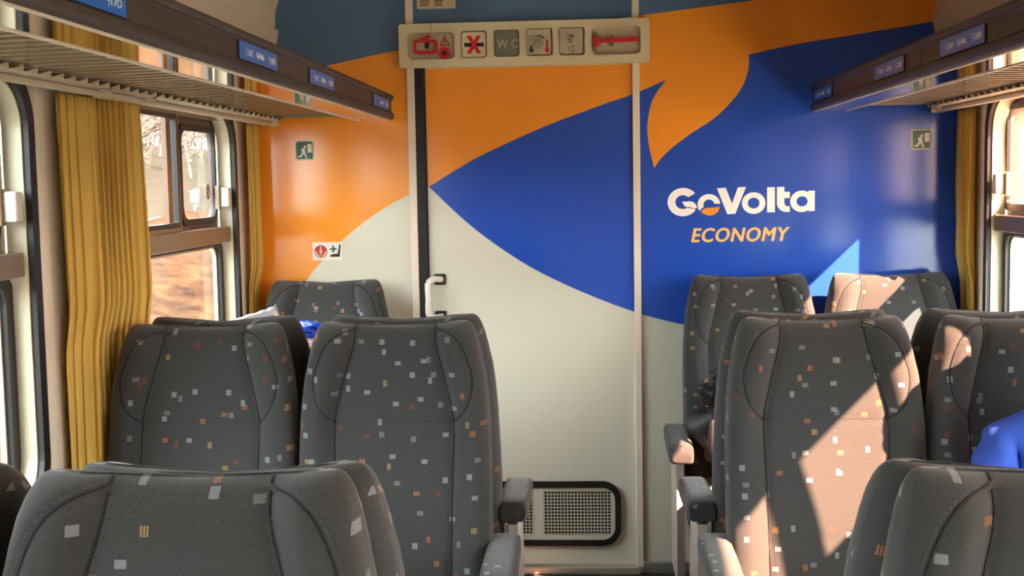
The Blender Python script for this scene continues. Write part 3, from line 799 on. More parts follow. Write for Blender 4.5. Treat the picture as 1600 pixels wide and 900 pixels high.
def make_rack(side, xf, xi, xr, joints, plates, hooks, label):
    """xf aisle face, xi inner edge of the polished strip, xr wall rail"""
    yA, yZ = -0.6, 4.885
    r = root('luggage_rack', ((xf + xr) / 2, (yA + yZ) / 2, 1.82), label, 'luggage rack', 'luggage racks')
    s = -side                                  # direction towards the aisle
    prof = [(0.0, 1.830), (0.006, 1.834), (0.009, 1.843), (0.006, 1.855), (0.0, 1.859), (-0.002, 1.861), (-0.002, 1.903), (0.0, 1.906), (0.006, 1.909), (0.008, 1.917), (0.004, 1.926), (-0.006, 1.930), (-0.045, 1.930), (-0.045, 1.918), (-0.014, 1.915), (-0.014, 1.842), (-0.03, 1.830)]
    prof = [(xf + s * p[0], p[1]) for p in prof]
    cuts = [yA] + joints + [yZ]
    for a, b in zip(cuts[:-1], cuts[1:]):
        f = own(plate('fascia_panel', [prof], a + 0.0015, b - 0.0015, XZ, M['fascia']), r)
        for pth in ('groove',):
            pass
    # polished strip underneath, with its two raised lips
    lo = sorted((xf - s * 0.004, xi))
    own(box('polished_strip', lo[0], lo[1], yA, yZ, 1.8285, 1.8325, M['mirror']), r)
    for xx in (xf - s * 0.006, xi + s * 0.002):
        own(box('strip_lip', xx - 0.0028, xx + 0.0028, yA, yZ, 1.8255, 1.833, M['alu_painted'], None, 0.001, 1), r)
    q = sorted((xi, xi - s * 0.006))
    own(box('strip_upstand', q[0], q[1], yA, yZ, 1.829, 1.864, M['alu_painted']), r)
    # rail at the wall : notched ledge and round nose
    q = sorted((xr + s * 0.028, xr - s * 0.012))
    own(box('rail_ledge', q[0], q[1], yA, yZ, 1.832, 1.837, M['rail']), r)
    pr = [(xr - s * 0.012, 1.816), (xr + s * 0.002, 1.816), (xr + s * 0.008, 1.820), (xr + s * 0.008, 1.828), (xr + s * 0.002, 1.833), (xr - s * 0.012, 1.833)]
    own(plate('wall_rail', [pr], yA, yZ + 0.005, XZ, M['rail']), r)
    pr = [(xr - s * 0.012, 1.816), (xr - s * 0.10 * 1.0, 1.846), (xr - s * 0.10, 1.851), (xr - s * 0.012, 1.822)]
    own(plate('rail_back', [pr], yA, yZ, XZ, M['rail']), r)
    q = sorted((xr + s * 0.03, xr - s * 0.014))
    own(box('rail_end_cap', q[0], q[1], yZ, yZ + 0.012, 1.814, 1.838, M['rail'], None, 0.003, 1), r)
    # slats : tilted boards across the rack
    pitch = 0.0685
    xa, xb = xi - s * 0.004, xr + s * 0.010
    za, zb = 1.856, 1.848
    ang = 0.003
    w = 0.056
    vs = []
    for (xx, zz) in ((xa, za), (xb, zb)):
        vs += [(xx, -w / 2, zz - ang / 2), (xx, w / 2, zz + ang / 2), (xx, w / 2, zz + ang / 2 + 0.0018), (xx, -w / 2, zz - ang / 2 + 0.0018)]
    fs = [(0, 1, 2, 3), (7, 6, 5, 4), (0, 4, 5, 1), (1, 5, 6, 2), (2, 6, 7, 3), (3, 7, 4, 0)]
    base = Vector(r.location)
    vs = [(v[0] - base.x, v[1], v[2] - base.z) for v in vs]
    first = mesh_obj('slat', vs, fs, M['slat'], r)
    tx0, tx1 = xr + s * 0.024, xr + s * 0.050
    zl = 1.8335
    tv = []
    for xx in (tx0, tx1):
        tv += [(xx - base.x, -w / 2, zl - base.z), (xx - base.x, w / 2, zl - base.z), (xx - base.x, w / 2, zb - 0.001 - base.z), (xx - base.x, -w / 2, zl + 0.0012 - base.z)]
    tooth = mesh_obj('slat_support', tv, fs, M['rail'], r)
    k = 0
    y = yZ - 0.035
    while y > yA + 0.05:
        o = first if k == 0 else bpy.data.objects.new('slat', first.data)
        if k: link(o, r)
        o.location = (0, y - base.y, 0)
        if y > 2.2:
            t_ = tooth if k == 0 else bpy.data.objects.new('slat_support', tooth.data)
            if k: link(t_, r)
            t_.location = (0, y - base.y, 0)
        y -= pitch; k += 1
    # back edge closing strip at the far end
    own(box('end_bar', *sorted((xi, xr)), yZ - 0.008, yZ, 1.846, 1.862, M['slat']), r)
    # coat hooks
    for hy in hooks:
        path = [(xr + s * 0.020, hy, 1.834), (xr + s * 0.026, hy, 1.828), (xr + s * 0.034, hy + 0.012, 1.824), (xr + s * 0.040, hy + 0.026, 1.826), (xr + s * 0.042, hy + 0.036, 1.834)]
        own(tube('coat_hook', path, 0.0035, M['alu'], None, 6), r)
    # seat number plates
    for (pa, pb, t1, t2) in plates:
        d = xf + s * 0.0005
        def fr(u, v, dd): return (d + s * dd, u, v)
        pl = root('number_plate', (xf, (pa + pb) / 2, 1.8625), None, None)
        own(plate('plate_face', [[(pa, 1.8625), (pb, 1.8625), (pb, 1.9025), (pa, 1.9025)]], -0.002, 0.0015, fr, M['plate_blue']), pl)
        own(plate('plate_edge', [[(pa - 0.004, 1.8615), (pb + 0.004, 1.8615), (pb + 0.004, 1.9035), (pa - 0.004, 1.9035)], [(pa, 1.8625), (pb, 1.8625), (pb, 1.9025), (pa, 1.9025)]], -0.002, 0.001, fr, M['rubber']), pl)
        fl_ = side > 0      # on the right the text runs towards the viewer
        W = pb - pa
        def U(t0, t1_): return (pb - t1_ * W, pb - t0 * W) if fl_ else (pa + t0 * W, pa + t1_ * W)
        for txt, t0, t1_, v0, v1, b in ((t1, 0.20, 0.34, 1.8745, 1.889, 0.012), ('GoVolta', 0.42, 0.62, 1.875, 1.890, 0.03), (t2, 0.80, 0.94, 1.8745, 1.889, 0.012)):
            if not txt: continue
            u0, u1 = U(t0, t1_)
            own(text_obj('plate_lettering', txt, u0, u1, v0, v1, fr, 0.0016, M['print_white'], None, bold=b, flip=fl_), pl)
        for t0 in (0.14, 0.74):
            if t0 < 0.5 and not t1: continue
            u0, u1 = U(t0, t0 + 0.05)
            seat_icon(pl, (u0 + u1) / 2, 1.878, 0.014, fr, 0.0016, fl_)
        tag(pl, 'blue seat number plate reading %s GoVolta %s on the %s luggage rack' % (t1, t2, 'left' if side < 0 else 'right') if t1 else 'small blue seat number plate nearest the end wall on the left luggage rack', 'number plate', 'seat number plates on the luggage racks')
    return r
make_rack(-1, -0.765, -0.895, -1.247, [-0.47, 1.275, 3.018],
          [(1.73, 2.062, '17C', '17D'), (2.738, 3.074, '20C', '20D'), (3.437, 3.767, '27C', '27D'), (4.458, 4.805, '', '30D')], [3.10, 3.42, 4.80],
          'brown-edged slatted luggage rack above the left windows')
make_rack(1, 0.858, 0.988, 1.338, [-0.17, 1.575, 3.318],
          [(2.788, 3.130, '20A', '20B'), (3.486, 3.828, '27A', '27B'), (4.494, 4.830, '30A', '30B')], [4.78],
          'brown-edged slatted luggage rack above the right windows')

# ------------------------------------------------------------------ seats
def lerp_table(tab, x):
    if x <= tab[0][0]: return tab[0][1]
    for (a, va), (b, vb) in zip(tab[:-1], tab[1:]):
        if x <= b:
            t = (x - a) / (b - a); t = t * t * (3 - 2 * t) * 0.3 + t * 0.7
            return va + (vb - va) * t
    return tab[-1][1]
SZT = 1.205
HW = [(0.30, 0.259), (0.60, 0.259), (0.80, 0.258), (0.92, 0.255), (1.00, 0.250), (1.06, 0.244), (1.11, 0.234), (1.15, 0.225), (1.175, 0.217), (1.19, 0.210), (1.20, 0.202), (1.205, 0.192)]
def hw(z): return lerp_table(HW, z)
def yf(z): return (z - 0.96) * 0.20 - 0.010 * math.exp(-((z - 0.70) / 0.16) ** 2)
EAR = catmull([(0.108, 1.195), (0.150, 1.178), (0.184, 1.145), (0.207, 1.09), (0.213, 1.05), (0.203, 1.00), (0.182, 0.968), (0.160, 0.945)], 5)
SEAMV = catmull([(0.108, 1.203), (0.112, 1.15), (0.130, 1.08), (0.146, 1.02), (0.160, 0.945), (0.158, 0.80), (0.155, 0.64), (0.152, 0.40)], 6)
def seg_dist(p, path):
    best = 9.0
    for a, b in zip(path[:-1], path[1:]):
        ax, ay = a; bx, by = b
        dx, dy = bx - ax, by - ay
        L2 = dx * dx + dy * dy
        t = 0 if L2 == 0 else max(0, min(1, ((p[0] - ax) * dx + (p[1] - ay) * dy) / L2))
        d = math.hypot(p[0] - ax - t * dx, p[1] - ay - t * dy)
        if d < best: best = d
    return best
def raw_back(x, z):
    return (z - 0.96) * 0.20 + 0.105 - 0.02 * max(0, (z - 0.95) / 0.25)
def crest(x, z):
    return 0.0 if z < 1.10 else (z - 1.10) / 0.105 * (-0.009 + 0.013 * min(1.0, (abs(x) / 0.17) ** 2))
def raw_front(x, z):
    a = abs(x)
    y = yf(z)
    x0 = 0.105 + 0.055 * max(0.0, min(1.0, (1.19 - z) / 0.24))
    wing = max(0.0, min(1.0, (a - x0 + 0.012) / 0.062)); wing = wing * wing * (3 - 2 * wing)
    return y - (0.037 if z > 0.97 else 0.037 - 0.013 * min(1, (0.97 - z) / 0.12)) * wing
def edge(x, z):
    h = hw(z)
    e = min(1.0, max(0.0, (abs(x) - (h - 0.05)) / 0.05))
    return 1 - math.sqrt(max(0.0, 1 - e * e))
def front_y(x, z):
    """front surface of the backrest (towards -y)"""
    a = abs(x)
    y = raw_front(x, z)
    th = raw_back(x, z) - y
    y += 0.045 * edge(x, z)
    if z > 1.13:
        t = min(1.0, (z - 1.13) / 0.075)
        y += (0.56 * th - 0.045 * edge(x, z)) * (1 - math.sqrt(max(0.0, 1 - t * t)))
    if z < 1.19:
        d = seg_dist((a, z), SEAMV)
        y += 0.006 * math.exp(-(d / 0.010) ** 2)
        d = seg_dist((a, z), EAR)
        y += 0.005 * math.exp(-(d / 0.009) ** 2)
    if a < 0.16: y += 0.003 * math.exp(-((z - 0.948) / 0.008) ** 2) + 0.003 * math.exp(-((z - 0.642) / 0.008) ** 2)
    return y
def back_y(x, z):
    y = raw_back(x, z)
    th = y - raw_front(x, z)
    y -= 0.040 * edge(x, z)
    if z > 1.15:
        t = min(1.0, (z - 1.15) / 0.055)
        y -= (0.42 * th - 0.040 * edge(x, z)) * (1 - math.sqrt(max(0.0, 1 - t * t)))
    return y

def backrest_mesh():
    zs = [0.36 + i * 0.0125 for i in range(63)]                     # up to 1.135
    zs += [1.145, 1.155, 1.164, 1.172, 1.179, 1.185, 1.190, 1.194, 1.1975, 1.200, 1.2025, 1.204, 1.205]
    nf, nb, ns = 84, 24, 3
    verts, faces, uvs = [], [], []
    for z in zs:
        h = hw(z)
        ring_ = []
        for i in range(nf + 1):
            t = -1 + 2 * i / nf
            t = math.copysign(1 - (1 - abs(t)) ** 1.25, t)
            x = h * t
            ring_.append((x, front_y(x, z), x))
        yfe, ybe = front_y(h, z), back_y(h, z)
        for k in range(1, ns + 1):
            f_ = k / (ns + 1); bul = 0.003 * math.sin(math.pi * f_)
            ring_.append((h + bul, yfe + (ybe - yfe) * f_, h + (ybe - yfe) * f_))
        for i in range(nb + 1):
            x = h * (1 - 2 * i / nb)
            ring_.append((x, back_y(x, z), 0.9 + (h - x)))
        for k in range(1, ns + 1):
            f_ = k / (ns + 1); bul = 0.003 * math.sin(math.pi * f_)
            ring_.append((-h - bul, ybe + (yfe - ybe) * f_, -h - (ybe - yfe) * (1 - f_)))
        verts += [(p[0], p[1], z + crest(p[0], z)) for p in ring_]
        uvs += [(p[2], z) for p in ring_]
    n = nf + 1 + ns + nb + 1 + ns
    for j in range(len(zs) - 1):
        for i in range(n):
            a, b = j * n + i, j * n + (i + 1) % n
            faces.append((a, b, b + n, a + n))
    faces.append(tuple(range(n - 1, -1, -1)))
    # crown
    top = (len(zs) - 1) * n
    cidx = len(verts)
    verts.append((0, (front_y(0, SZT) + back_y(0, SZT)) / 2, SZT + 0.001 + crest(0, SZT))); uvs.append((0, SZT + 0.03))
    for i in range(n): faces.append((top + i, top + (i + 1) % n, cidx))
    me = bpy.data.meshes.new('backrest')
    me.from_pydata(verts, [], faces)
    lay = me.uv_layers.new(name='UVMap')
    for p in me.polygons:
        p.use_smooth = True
        us = [uvs[v][0] for v in p.vertices]
        for li in p.loop_indices:
            u, v = uvs[me.loops[li].vertex_index]
            lay.data[li].uv = (u, v)
    me.materials.append(M['fabric'])
    return me

def fabric_box(name, x0, x1, y0, y1, z0, z1, bev, seg=4):
    o = box(name, x0, x1, y0, y1, z0, z1, M['fabric'], None, bev, seg)
    me = o.data
    lay = me.uv_layers.new(name='UVMap')
    for p in me.polygons:
        nx, ny, nz = (abs(c) for c in p.normal)
        for li in p.loop_indices:
            c = me.vertices[me.loops[li].vertex_index].co
            lay.data[li].uv = (c.x, c.y) if nz >= max(nx, ny) else ((c.y, c.z) if nx > ny else (c.x, c.z))
    COL.objects.unlink(o)
    bpy.data.objects.remove(o)
    return me

def surf_path(pts, sgn, lift=0.0006):
    return [(sgn * p[0], front_y(p[0], min(p[1], 1.2045)) - lift, p[1] + crest(p[0], p[1])) for p in pts]
def join_tubes(paths, r, name, material):
    V, F = [], []
    for p in paths:
        v, f = tube_data(p, r, 5)
        s = len(V); V += v; F += [tuple(s + q for q in g_) for g_ in f]
    me = bpy.data.meshes.new(name); me.from_pydata([tuple(v) for v in V], [], F); me.materials.append(material)
    for p in me.polygons: p.use_smooth = True
    return me

ME = {}
ME['backrest'] = backrest_mesh()
ME['seam_l'] = join_tubes([surf_path(SEAMV, -1)], 0.0021, 'panel_seam', M['seam'])
ME['seam_r'] = join_tubes([surf_path(SEAMV, 1)], 0.0021, 'panel_seam', M['seam'])
ME['ear_l'] = join_tubes([surf_path(EAR, -1)], 0.0020, 'wing_seam', M['seam'])
ME['ear_r'] = join_tubes([surf_path(EAR, 1)], 0.0020, 'wing_seam', M['seam'])
EAR2 = [(p[0] + 0.006, p[1] + 0.004) for p in EAR[:-3]]
def dashes(path, on=0.0035):
    out = []
    P = [Vector(p) for p in path]
    for a, b in zip(P[:-1], P[1:]):
        L_ = (b - a).length
        k = max(1, int(L_ / 0.0055))
        for i in range(k):
            s = a.lerp(b, i / k); e = a.lerp(b, min(1.0, i / k + on / L_))
            out.append([s, e])
    return out
ME['st_l'] = join_tubes(dashes(surf_path(EAR2, -1)) + dashes(surf_path([(p[0] - 0.005, p[1]) for p in SEAMV], -1)), 0.00045, 'stitching', M['stitch'])
ME['st_r'] = join_tubes(dashes(surf_path(EAR2, 1)) + dashes(surf_path([(p[0] - 0.005, p[1]) for p in SEAMV], 1)), 0.00045, 'stitching', M['stitch'])
def hseam(z): return dashes([(x, front_y(abs(x), z) - 0.0006, z) for x in [(-0.157 + 0.314 * i / 24) for i in range(25)]], 0.003)
ME['h1'] = join_tubes(hseam(0.948), 0.0008, 'cross_seam', M['seam'])
ME['h2'] = join_tubes(hseam(0.642), 0.0008, 'cross_seam', M['seam'])
ME['cushion'] = fabric_box('cushion', -0.255, 0.255, -0.50, -0.02, 0.30, 0.46, 0.05)

def armrest_mesh():
    # upholstered pad with a rounded, drooping front end
    sec = []
    rows = [(-0.38, 0.030, 0.008, 0.590), (-0.377, 0.039, 0.020, 0.593), (-0.368, 0.0425, 0.028, 0.596), (-0.35, 0.044, 0.034, 0.598), (-0.30, 0.045, 0.036, 0.601), (-0.20, 0.045, 0.036, 0.605), (-0.10, 0.044, 0.034, 0.609), (-0.03, 0.043, 0.032, 0.612), (0.0, 0.043, 0.032, 0.612), (0.018, 0.036, 0.026, 0.612)]
    V, F, U = [], [], []
    n = 20
    for (y, a, b, zc) in rows:
        for i in range(n):
            an = 2 * math.pi * i / n
            cx, cz = math.cos(an), math.sin(an)
            V.append((a * math.copysign(abs(cx) ** 0.45, cx), y, zc + b * math.copysign(abs(cz) ** 0.5, cz)))
            U.append((an * 0.05, y))
    for j in range(len(rows) - 1):
        for i in range(n):
            F.append((j * n + i, j * n + (i + 1) % n, (j + 1) * n + (i + 1) % n, (j + 1) * n + i))
    F.append(tuple(range(n - 1, -1, -1))); F.append(tuple((len(rows) - 1) * n + i for i in range(n)))
    me = bpy.data.meshes.new('armrest'); me.from_pydata(V, [], F)
    lay = me.uv_layers.new(name='UVMap')
    for p in me.polygons:
        p.use_smooth = len(p.vertices) == 4
        ny = abs(p.normal.y)
        for li in p.loop_indices:
            vi = me.loops[li].vertex_index
            lay.data[li].uv = (V[vi][0], V[vi][2]) if ny > 0.7 else (V[vi][0] + (V[vi][2] - 0.6), V[vi][1])
    me.materials.append(M['fabric'])
    return me
ME['armrest'] = armrest_mesh()
_t = plate('side_panel', [[(-0.30, 0.10), (0.00, 0.10), (0.01, 0.575), (-0.24, 0.57), (-0.30, 0.40)]], -0.014, 0.014, YZ, M['side_panel']); ME['side'] = _t.data; bpy.data.objects.remove(_t)
_t = box('pedestal', -0.20, 0.20, -0.40, -0.08, 0.0, 0.30, M['frame_metal'], None, 0.01, 1); ME['pedestal'] = _t.data; bpy.data.objects.remove(_t)
_t = box('seat_pan', -0.25, 0.25, -0.48, 0.0, 0.27, 0.31, M['plastic_grey'], None, 0.008, 1); ME['pan'] = _t.data; bpy.data.objects.remove(_t)
_t = box('back_shell', -0.235, 0.235, 0.0, 0.03, 0.30, 0.42, M['plastic_grey'], None, 0.008, 1); ME['shell'] = _t.data; bpy.data.objects.remove(_t)

def make_seat(x, y, label, away=False, arm=0, low=0.0):
    """arm: -1 / 1 = armrest on the aisle side, in world x"""
    r = root('coach_seat', (x, y, 0.0), label, 'seat', 'speckled coach seats', rotz=math.pi if away else 0.0)
    def p(name, key, loc=(0, 0, 0)):
        o = bpy.data.objects.new(name, ME[key]); link(o, r); o.location = loc
        return o
    bk = p('backrest', 'backrest', (0, 0, -low))
    def sp(name, key):
        o = bpy.data.objects.new(name, ME[key]); link(o, bk); return o
    for k in ('seam_l', 'seam_r'): sp('panel_seam', k)
    for k in ('ear_l', 'ear_r'): sp('wing_seam', k)
    for k in ('st_l', 'st_r'): sp('stitching', k)
    for k in ('h1', 'h2'): sp('cross_seam', k)
    p('cushion', 'cushion'); p('seat_pan', 'pan'); p('pedestal', 'pedestal')
    if arm:
        lx = arm * (0.262 + 0.030) * (-1 if away else 1)
        p('armrest', 'armrest', (lx, 0, 0)); p('side_panel', 'side', (lx, 0, 0))
    return r
SX = {'LW': -1.0525, 'LA': -0.5275, 'RA': 0.610, 'RW': 1.137}
YB_, YA_, YC_ = 3.265, 1.515, 4.765
GAP = 0.335
make_seat(SX['LW'], YB_, 'dark speckled seat beside the wide mustard curtain, facing the camera')
make_seat(SX['LA'], YB_, 'dark speckled aisle seat left of the door, facing the camera', arm=1)
make_seat(SX['RA'], YB_, 'large sunlit speckled aisle seat in front of the blue wall', arm=-1)
make_seat(SX['RW'], YB_, 'shaded speckled seat with the person in blue in it')
make_seat(SX['LW'], YB_ + GAP, 'speckled seat backing onto the seat beside the wide mustard curtain', away=True)
make_seat(SX['LA'], YB_ + GAP, 'speckled seat backing onto the aisle seat left of the door', away=True, arm=1)
make_seat(SX['RA'], YB_ + GAP, 'speckled seat backing onto the large sunlit aisle seat', away=True, arm=-1)
make_seat(SX['RW'], YB_ + GAP, 'speckled seat backing onto the seat of the person in blue', away=True)
make_seat(SX['LA'], YA_, 'nearest speckled seat at the lower left, seen from above its top', arm=1)
make_seat(SX['RA'], YA_, 'nearest speckled seat in the lower right corner', arm=-1)
make_seat(SX['LA'], YA_ + 0.30, 'speckled seat backing onto the nearest lower left seat', away=True, arm=1, low=0.022)
make_seat(SX['RA'], YA_ + 0.30, 'speckled seat backing onto the nearest lower right seat', away=True, arm=-1, low=0.022)
make_seat(SX['LW'], YA_, 'nearest speckled window seat cut off at the lower left edge')
make_seat(SX['LW'], YA_ + 0.30, 'speckled seat backing onto the cut off lower left window seat', away=True, low=0.022)
make_seat(-1.035, YC_, 'single speckled seat against the orange end wall')
make_seat(SX['RA'], YC_, 'speckled seat against the blue end wall, beside the door', arm=-1)
make_seat(SX['RW'] + 0.005, YC_, 'half sunlit speckled seat against the blue end wall, beside the curtain')

# ------------------------------------------------------------------ box with packaging on the left
def crumple(name, cx, cy, cz, sx, sy, sz, material, seed, parent=None, n=2, amp=0.35):
    rnd = random.Random(seed)
    bm = bmesh.new()
    bmesh.ops.create_icosphere(bm, subdivisions=n + 1, radius=1.0)
    dirs = [(Vector((rnd.uniform(-1, 1), rnd.uniform(-1, 1), rnd.uniform(-1, 1))).normalized(), rnd.uniform(2, 7), rnd.uniform(0, 6)) for _ in range(7)]
    for v in bm.verts:
        d = v.co.normalized()
        k = 1.0
        for dv, fq, ph in dirs:
            k += amp / 4 * math.sin(fq * d.dot(dv) * 2 + ph)
        v.co = Vector((cx + d.x * sx * k, cy + d.y * sy * k, cz + d.z * sz * k))
    me = bpy.data.meshes.new(name); bm.to_mesh(me); bm.free()
    me.materials.append(material)
    for p in me.polygons: p.use_smooth = True
    o = bpy.data.objects.new(name, me); link(o, parent)
    return o
bx = root('cardboard_box', (-0.90, 3.93, 0.463), 'open cardboard box on the seats behind the left pair', 'box')
X0, X1, Y0, Y1, Z0, Z1 = -1.08, -0.78, 3.74, 4.07, 0.463, 1.085
for nm, q in (('box_wall', (X0, X1, Y0, Y0 + 0.005)), ('box_wall', (X0, X1, Y1 - 0.005, Y1)), ('box_wall', (X0, X0 + 0.005, Y0 + 0.005, Y1 - 0.005)), ('box_wall', (X1 - 0.005, X1, Y0 + 0.005, Y1 - 0.005))):
    own(box(nm, q[0], q[1], q[2], q[3], Z0, Z1, M['cardboard']), bx)
own(box('box_base', X0, X1, Y0, Y1, Z0, Z0 + 0.005, M['cardboard']), bx)
own(box('tape_strip', -0.893, -0.888, Y0 - 0.001, Y0, Z0, Z1, M['bag_black']), bx)
fv = [(X0, Y1, Z1), (X1, Y1, Z1), (X1 - 0.02, Y1 + 0.09, Z1 + 0.015), (X0 + 0.02, Y1 + 0.09, Z1 + 0.015)]
fo = mesh_obj('box_flap', [Vector(v) for v in fv] + [Vector(v) + Vector((0, 0, 0.004)) for v in fv], [(0, 1, 2, 3), (7, 6, 5, 4), (0, 4, 5, 1), (1, 5, 6, 2), (2, 6, 7, 3), (3, 7, 4, 0)], M['cardboard']); own(fo, bx)
def heap(name, label, cat, cx, cy, cz, sx, sy, sz, material, seed, amp=0.5):
    o = crumple(name, 0, 0, 0, sx, sy, sz, material, seed, None, 3, amp); o.location = (cx, cy, cz)
    tag(o, label, cat); return o
heap('plastic_wrap', 'crumpled clear plastic wrap in the cardboard box', 'plastic wrap', -0.925, 3.87, 1.035, 0.11, 0.09, 0.055, M['plastic_film'], 4)
heap('blue_packet', 'shiny blue plastic packet on top of the cardboard box', 'packet', -0.90, 3.99, 1.112, 0.075, 0.06, 0.020, M['plastic_blue'], 9)
# rolled film lying on the seat backs beside the curtain
rl = root('film_roll', (-1.02, 3.66, 1.19), 'folded clear plastic film sticking up behind the left window seat', 'plastic film')
for i, (dz, rr) in enumerate(((0.0, 0.020), (-0.026, 0.017))):
    pth = [(-1.16, 3.62, 1.150 + dz), (-1.06, 3.62, 1.168 + dz), (-0.97, 3.62, 1.194 + dz), (-0.925 + 0.015 * i, 3.62, 1.208 + dz)]
    v, f_ = tube_data(catmull(pth, 6), rr, 10)
    rnd = random.Random(i)
    v = [q + Vector((rnd.uniform(-1, 1), rnd.uniform(-1, 1), rnd.uniform(-1, 1))) * 0.0022 for q in v]
    own(mesh_obj('film_fold', v, f_, M['plastic_film'], None, smooth=True), rl)

# ------------------------------------------------------------------ black bag on the far right seat
bg_ = root('black_bag', (0.50, 4.52, 0.46), 'black bag standing on the far aisle seat by the door', 'bag')
own(crumple('bag_body', 0.535, 4.55, 0.655, 0.135, 0.13, 0.20, M['bag_black'], 12, None, 3, 0.4), bg_)
own(crumple('bag_flap', 0.50, 4.50, 0.80, 0.085, 0.09, 0.10, M['bag_black'], 15, None, 3, 0.45), bg_)
own(tube('bag_strap', catmull([(0.47, 4.44, 0.80), (0.43, 4.40, 0.72), (0.425, 4.39, 0.62), (0.45, 4.40, 0.52), (0.46, 4.42, 0.47)], 6), 0.013, M['bag_black'], None, 8), bg_)
own(crumple('bag_highlight', 0.455, 4.395, 0.655, 0.022, 0.012, 0.05, M['bag_white'], 3, None, 2, 0.6), bg_)  # pale lumps modelled for the white highlights on the bag
own(crumple('bag_highlight', 0.47, 4.395, 0.57, 0.016, 0.01, 0.03, M['bag_white'], 8, None, 2, 0.6), bg_)

# ------------------------------------------------------------------ person in blue
def skin_mesh(name, verts, edges, radii, rt, level=2):
    me = bpy.data.meshes.new(name)
    me.from_pydata(verts, edges, [])
    o = bpy.data.objects.new(name, me); COL.objects.link(o)
    md = o.modifiers.new('skin', 'SKIN'); md.use_smooth_shade = True; md.branch_smoothing = 0.6
    sv = me.skin_vertices[0].data
    for i, r_ in enumerate(radii):
        sv[i].radius = r_ if isinstance(r_, tuple) else (r_, r_)
    for i in range(len(verts)): sv[i].use_root = (i == rt)
    sd = o.modifiers.new('sub', 'SUBSURF'); sd.levels = level; sd.render_levels = level
    dg = bpy.context.evaluated_depsgraph_get(); dg.update()
    out = bpy.data.meshes.new_from_object(o.evaluated_get(dg))
    bpy.data.objects.remove(o)
    for p in out.polygons: p.use_smooth = True
    return out
px, py = 1.150, 3.08
PV = [(px, py, 0.56), (px, py - 0.01, 0.68), (px, py - 0.005, 0.82), (px + 0.005, py - 0.01, 0.93), (px + 0.01, py - 0.04, 1.005), (px + 0.02, py - 0.075, 1.045), (px + 0.03, py - 0.115, 1.10), (px + 0.035, py - 0.115, 1.17), (px + 0.035, py - 0.105, 1.245),
      # left-hand side of the picture: shoulder, elbow, wrist
      (px - 0.15, py - 0.01, 0.945), (px - 0.195, py - 0.05, 0.82), (px - 0.215, py - 0.09, 0.69), (px - 0.16, py - 0.22, 0.61), (px - 0.09, py - 0.30, 0.585),
      (px + 0.16, py - 0.01, 0.955), (px + 0.195, py - 0.05, 0.82), (px + 0.205, py - 0.09, 0.69), (px + 0.15, py - 0.22, 0.61), (px + 0.08, py - 0.30, 0.59),
      (px - 0.10, py - 0.06, 0.545), (px - 0.115, py - 0.24, 0.545), (px - 0.12, py - 0.44, 0.535), (px - 0.12, py - 0.47, 0.30), (px - 0.12, py - 0.46, 0.09),
      (px + 0.10, py - 0.06, 0.545), (px + 0.115, py - 0.24, 0.545), (px + 0.12, py - 0.44, 0.535), (px + 0.12, py - 0.47, 0.30), (px + 0.12, py - 0.46, 0.09)]
PE = [(0, 1), (1, 2), (2, 3), (3, 4), (4, 5), (5, 6), (6, 7), (7, 8), (3, 9), (9, 10), (10, 11), (11, 12), (12, 13), (3, 14), (14, 15), (15, 16), (16, 17), (17, 18),
      (0, 19), (19, 20), (20, 21), (21, 22), (22, 23), (0, 24), (24, 25), (25, 26), (26, 27), (27, 28)]
PR = [(0.145, 0.11), (0.135, 0.105), (0.15, 0.11), (0.13, 0.10), (0.075, 0.07), (0.050, 0.052), (0.062, 0.072), (0.076, 0.090), (0.064, 0.074),
      0.068, 0.056, 0.050, 0.042, 0.030, 0.068, 0.056, 0.050, 0.042, 0.030,
      0.085, 0.078, 0.060, 0.055, 0.042, 0.085, 0.078, 0.060, 0.055, 0.042]
body_me = skin_mesh('person_body', PV, PE, PR, 0)
for k in ('jacket', 'trousers', 'skin', 'shoe'): body_me.materials.append(M[k])
for p in body_me.polygons:
    c = p.center
    best, bi = 9, 0
    for i, v in enumerate(PV):
        d = (Vector(v) - c).length
        if d < best: best, bi = d, i
    p.material_index = 2 if bi in (5, 6, 7, 8, 13, 18) else (1 if bi >= 19 else 0)
pr_ = root('person', (px, py, 0.46), 'person in a blue jacket sitting at the right edge of the picture', 'person')
# loose cloth folds
for v in body_me.vertices:
    c = v.co
    if c.z < 1.03 and c.y > py - 0.28 and c.z > 0.58:
        k = 0.004 * math.sin(38 * c.z + 22 * c.x + 9 * math.sin(14 * c.x)) + 0.002 * math.sin(61 * c.x - 30 * c.z)
        v.co += v.normal * k
bo = bpy.data.objects.new('body', body_me); link(bo); own(bo, pr_)
own(tube('jacket_collar', [(px + 0.015 + 0.068 * math.cos(a), py - 0.06 + 0.066 * math.sin(a), 1.020 + 0.020 * math.sin(a)) for a in [2 * math.pi * i / 20 for i in range(20)]], 0.016, M['jacket'], None, 8, True), pr_)
own(tube('zip', [(px + 0.012, py - 0.128, 1.00), (px + 0.008, py - 0.124, 0.95), (px + 0.004, py - 0.122, 0.80), (px, py - 0.118, 0.62)], 0.004, M['print_white'], None, 6), pr_)
hx, hy = px + 0.035, py - 0.115
from mathutils.bvhtree import BVHTree
_bm = bmesh.new(); _bm.from_mesh(body_me); _bvh = BVHTree.FromBMesh(_bm)
def face_y(x, z):
    hit = _bvh.ray_cast(Vector((x, hy - 0.5, z)), Vector((0, 1, 0)))
    return hit[0].y if hit[0] is not None else hy - 0.09
own(crumple('hair', hx, hy + 0.036, 1.252, 0.083, 0.090, 0.078, M['hair'], 21, None, 3, 0.10), pr_)
